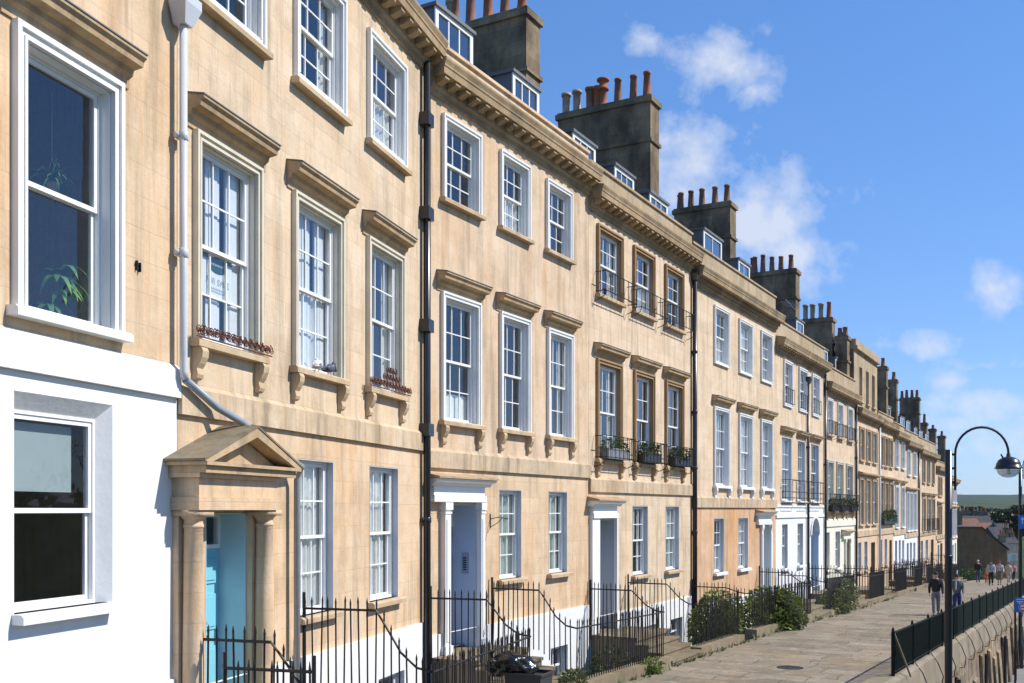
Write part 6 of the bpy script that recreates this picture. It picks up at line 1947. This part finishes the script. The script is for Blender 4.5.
def tree(label, px, ybase, depth, hgt_, wid, seed, mat='leaf_tree', n=2600):
    x = (px - 512) / 1000 * depth
    z = CZ + (510 - ybase) / 1000 * depth
    o = thing('tree', label, 'tree', (x, depth, z), 0, 'trees below the far hills')
    rnd = random.Random(seed)
    m = MB(); m.tube([(0, 0, -1), (0.1, 0, hgt_ * .3), (0.25, 0.1, hgt_ * .62)], wid * .05, 7, wid * .02)
    blobs = []
    for k in range(9):
        a = rnd.uniform(0, 6.28); r = wid * .5 * rnd.uniform(0.1, .75); zz = hgt_ * rnd.uniform(.35, .86)
        b = (r * math.cos(a), r * math.sin(a), zz, wid * rnd.uniform(.2, .34), wid * rnd.uniform(.2, .34), hgt_ * rnd.uniform(.10, .2))
        blobs.append(b); m.tube([(0.1, 0, hgt_ * .3), (b[0] * .6, b[1] * .6, zz * .85), (b[0], b[1], zz)], wid * .018, 5, wid * .006)
    m.build('trunk', 'bark', o)
    m = MB(); leaves(m, blobs, n, wid * .085, rnd, 0.7); m.build('crown', mat, o, recalc=False)
for k, (lb, px, yb, dp, hh, ww) in enumerate((
        ('dark broad tree above the long brown roof, left of the far lamp post', 1003, 538, 175, 4.6, 7.0), ('dark tree behind the far lamp post', 1016, 540, 165, 5.2, 7.5), ('low dark tree at the left of the chimney pots', 958, 530, 230, 5.0, 8.0),
        ('rounded tree on the slope behind the chimney pots', 978, 528, 260, 5.0, 9), ('small bushy tree between the chimney pots and the dark broad tree', 994, 533, 215, 4.6, 7), ('tree past the edge of the road beyond the far lamp post', 1030, 540, 150, 5.2, 7))):
    tree(lb, px, yb, dp, hh, ww, 60 + k)
# planting at the end of the pavement
for k, (lb, px, py, mt, fl) in enumerate((('low dark hedge clump with white flowers at the end of the terrace', 949, 578, 'leaf_dark', (40, 'petal_white')), ('low green bush by the brown gable end', 962, 578, 'leaf_dark', (30, 'petal_white')),
                                         ('pale green bush behind the white-haired walker', 984, 578, 'leaf', None), ('yellow-green bush between the distant walkers', 996, 577, 'leaf_olive', None))):
    x, y = put(px, py); shrub(lb, x, y, pave(x, y), [(0, 0, .5, 1.3, .8, .55), (1.0, .4, .4, .9, .8, .5), (-1.1, .3, .6, .8, .7, .5)], 700, 0.22, mt, 80 + k, flowers=fl)

# ------------------------------------------------------------------ sky, sun, camera
EL, AZ = rad(44), Vector((0.995, -0.02)).normalized()
w = bpy.data.worlds.new('World'); SC.world = w; w.use_nodes = True
nt = w.node_tree; nt.nodes.clear()
out = nd(nt, 'ShaderNodeOutputWorld')
sky = nd(nt, 'ShaderNodeTexSky'); sky.sky_type = 'NISHITA'; sky.sun_disc = False
sky.sun_elevation = EL; sky.sun_rotation = math.atan2(AZ.x, AZ.y)
sky.altitude = 0; sky.air_density = 1.0; sky.dust_density = 0.0; sky.ozone_density = 2.5
SKY_STRENGTH = 0.13
bg = nd(nt, 'ShaderNodeBackground'); bg.inputs[1].default_value = SKY_STRENGTH
hs = nd(nt, 'ShaderNodeHueSaturation'); hs.inputs['Saturation'].default_value = 1.25; hs.inputs['Value'].default_value = 1.0
ln(nt, sky.outputs[0], hs.inputs['Color']); 
k0 = SKY_STRENGTH * 1.274
gm = nd(nt, 'ShaderNodeGamma'); gm.inputs[1].default_value = 0.6
vm = nd(nt, 'ShaderNodeVectorMath', operation='MULTIPLY'); vm.inputs[1].default_value = (0.84 * k0, 0.97 * k0, 1.08 * k0); ln(nt, hs.outputs[0], vm.inputs[0])
ln(nt, vm.outputs[0], gm.inputs[0])
vm2 = nd(nt, 'ShaderNodeVectorMath', operation='MULTIPLY'); vm2.inputs[1].default_value = (0.535 / k0, 0.635 / k0, 0.875 / k0); ln(nt, gm.outputs[0], vm2.inputs[0])
ln(nt, vm2.outputs[0], bg.inputs[0])
# fair-weather clouds at fixed bearings
tc = nd(nt, 'ShaderNodeTexCoord'); sep = nd(nt, 'ShaderNodeSeparateXYZ'); ln(nt, tc.outputs['Generated'], sep.inputs[0])
ysafe = mth(nt, 'MAXIMUM', sep.outputs[1], 0.02)
u = mth(nt, 'DIVIDE', sep.outputs[0], ysafe); v = mth(nt, 'DIVIDE', sep.outputs[2], ysafe)
cmb = nd(nt, 'ShaderNodeCombineXYZ'); ln(nt, u, cmb.inputs[0]); ln(nt, v, cmb.inputs[1])
uv = cmb.outputs[0]
wn = nd(nt, 'ShaderNodeTexNoise'); wn.inputs['Scale'].default_value = 16.0; wn.inputs['Detail'].default_value = 5.0; ln(nt, uv, wn.inputs['Vector'])
clouds = [(640, 38, 30, 20, 0.7), (722, 66, 60, 40, 1.0), (755, 92, 35, 20, 0.7), (690, 172, 72, 58, 0.9), (752, 218, 90, 58, 1.0), (795, 255, 52, 48, 0.8), (660, 140, 50, 30, 0.6), (1000, 288, 46, 26, 0.9), (950, 382, 38, 16, 0.75), (980, 402, 62, 24, 0.85), (890, 345, 70, 18, 0.55), (985, 366, 50, 11, 0.55), (960, 420, 60, 12, 0.5), (1005, 450, 70, 34, 0.4)]
acc = None
for (px, py, rx, ry, st) in clouds:
    du = mth(nt, 'MULTIPLY', mth(nt, 'SUBTRACT', u, (px - 512) / 1000), 1000 / rx)
    dv = mth(nt, 'MULTIPLY', mth(nt, 'SUBTRACT', v, (510 - py) / 1000), 1000 / ry)
    r = mth(nt, 'SQRT', mth(nt, 'ADD', mth(nt, 'MULTIPLY', du, du), mth(nt, 'MULTIPLY', dv, dv)))
    b = mth(nt, 'MULTIPLY', mth(nt, 'SUBTRACT', 1.0, mth(nt, 'MULTIPLY', r, 0.8)), st)
    acc = b if acc is None else mth(nt, 'MAXIMUM', acc, b)
n1 = noise_out(nt, uv, 20.0, 10.0, 0.6)
dens = mth(nt, 'ADD', acc, mth(nt, 'MULTIPLY', mth(nt, 'SUBTRACT', n1, 0.50), 2.1))
cov = ramp(nt, dens, 0.18, 0.92)
cov = mth(nt, 'MULTIPLY', cov, mth(nt, 'GREATER_THAN', sep.outputs[1], 0.02))
cov = mth(nt, 'MULTIPLY', cov, 0.74)
bg2 = nd(nt, 'ShaderNodeBackground'); bg2.inputs[0].default_value = (0.84, 0.88, 0.96, 1); bg2.inputs[1].default_value = 0.72
mx = nd(nt, 'ShaderNodeMixShader'); ln(nt, cov, mx.inputs[0]); ln(nt, bg.outputs[0], mx.inputs[1]); ln(nt, bg2.outputs[0], mx.inputs[2]); ln(nt, mx.outputs[0], out.inputs[0])

sd = bpy.data.lights.new('sun', 'SUN'); sd.energy = 4.2; sd.angle = rad(0.53); sd.color = (1.0, 0.955, 0.88)
so = bpy.data.objects.new('sun', sd); COL.objects.link(so)
dirv = Vector((AZ.x * math.cos(EL), AZ.y * math.cos(EL), math.sin(EL)))
so.rotation_euler = dirv.to_track_quat('Z', 'Y').to_euler(); so.location = dirv * 60

# thin summer haze over the valley
def haze_mat():
    m, nt_, out_ = new_mat('valley_haze')
    pv = nd(nt_, 'ShaderNodeVolumePrincipled')
    pv.inputs['Density'].default_value = 0.00007; pv.inputs['Color'].default_value = (0.72, 0.84, 1.0, 1)
    pv.inputs['Anisotropy'].default_value = 0.2
    ln(nt_, pv.outputs[0], out_.inputs['Volume']); return m
M['haze'] = haze_mat()
hm = MB(); hm.box(-3900, 3900, -3900, 3900, -60, 90)
tag(hm.build('haze', 'haze'), kind='stuff')

cd = bpy.data.cameras.new('camera'); cam = bpy.data.objects.new('camera', cd); COL.objects.link(cam)
cd.sensor_width = 36.0; cd.sensor_fit = 'HORIZONTAL'; cd.lens = 1000.0 / 1024.0 * 36.0
cd.shift_y = (510.0 - 341.5) / 1024.0; cd.clip_start = 0.1; cd.clip_end = 12000
cam.location = (0, 0, CZ); cam.rotation_euler = (rad(90), 0, 0)
SC.camera = cam
SC.render.engine = 'CYCLES'
SC.view_settings.view_transform = 'Standard'; SC.view_settings.look = 'None'; SC.view_settings.gamma = 1.0
SC.view_settings.exposure = 0.45
SC.cycles.max_bounces = 6; SC.cycles.transparent_max_bounces = 12
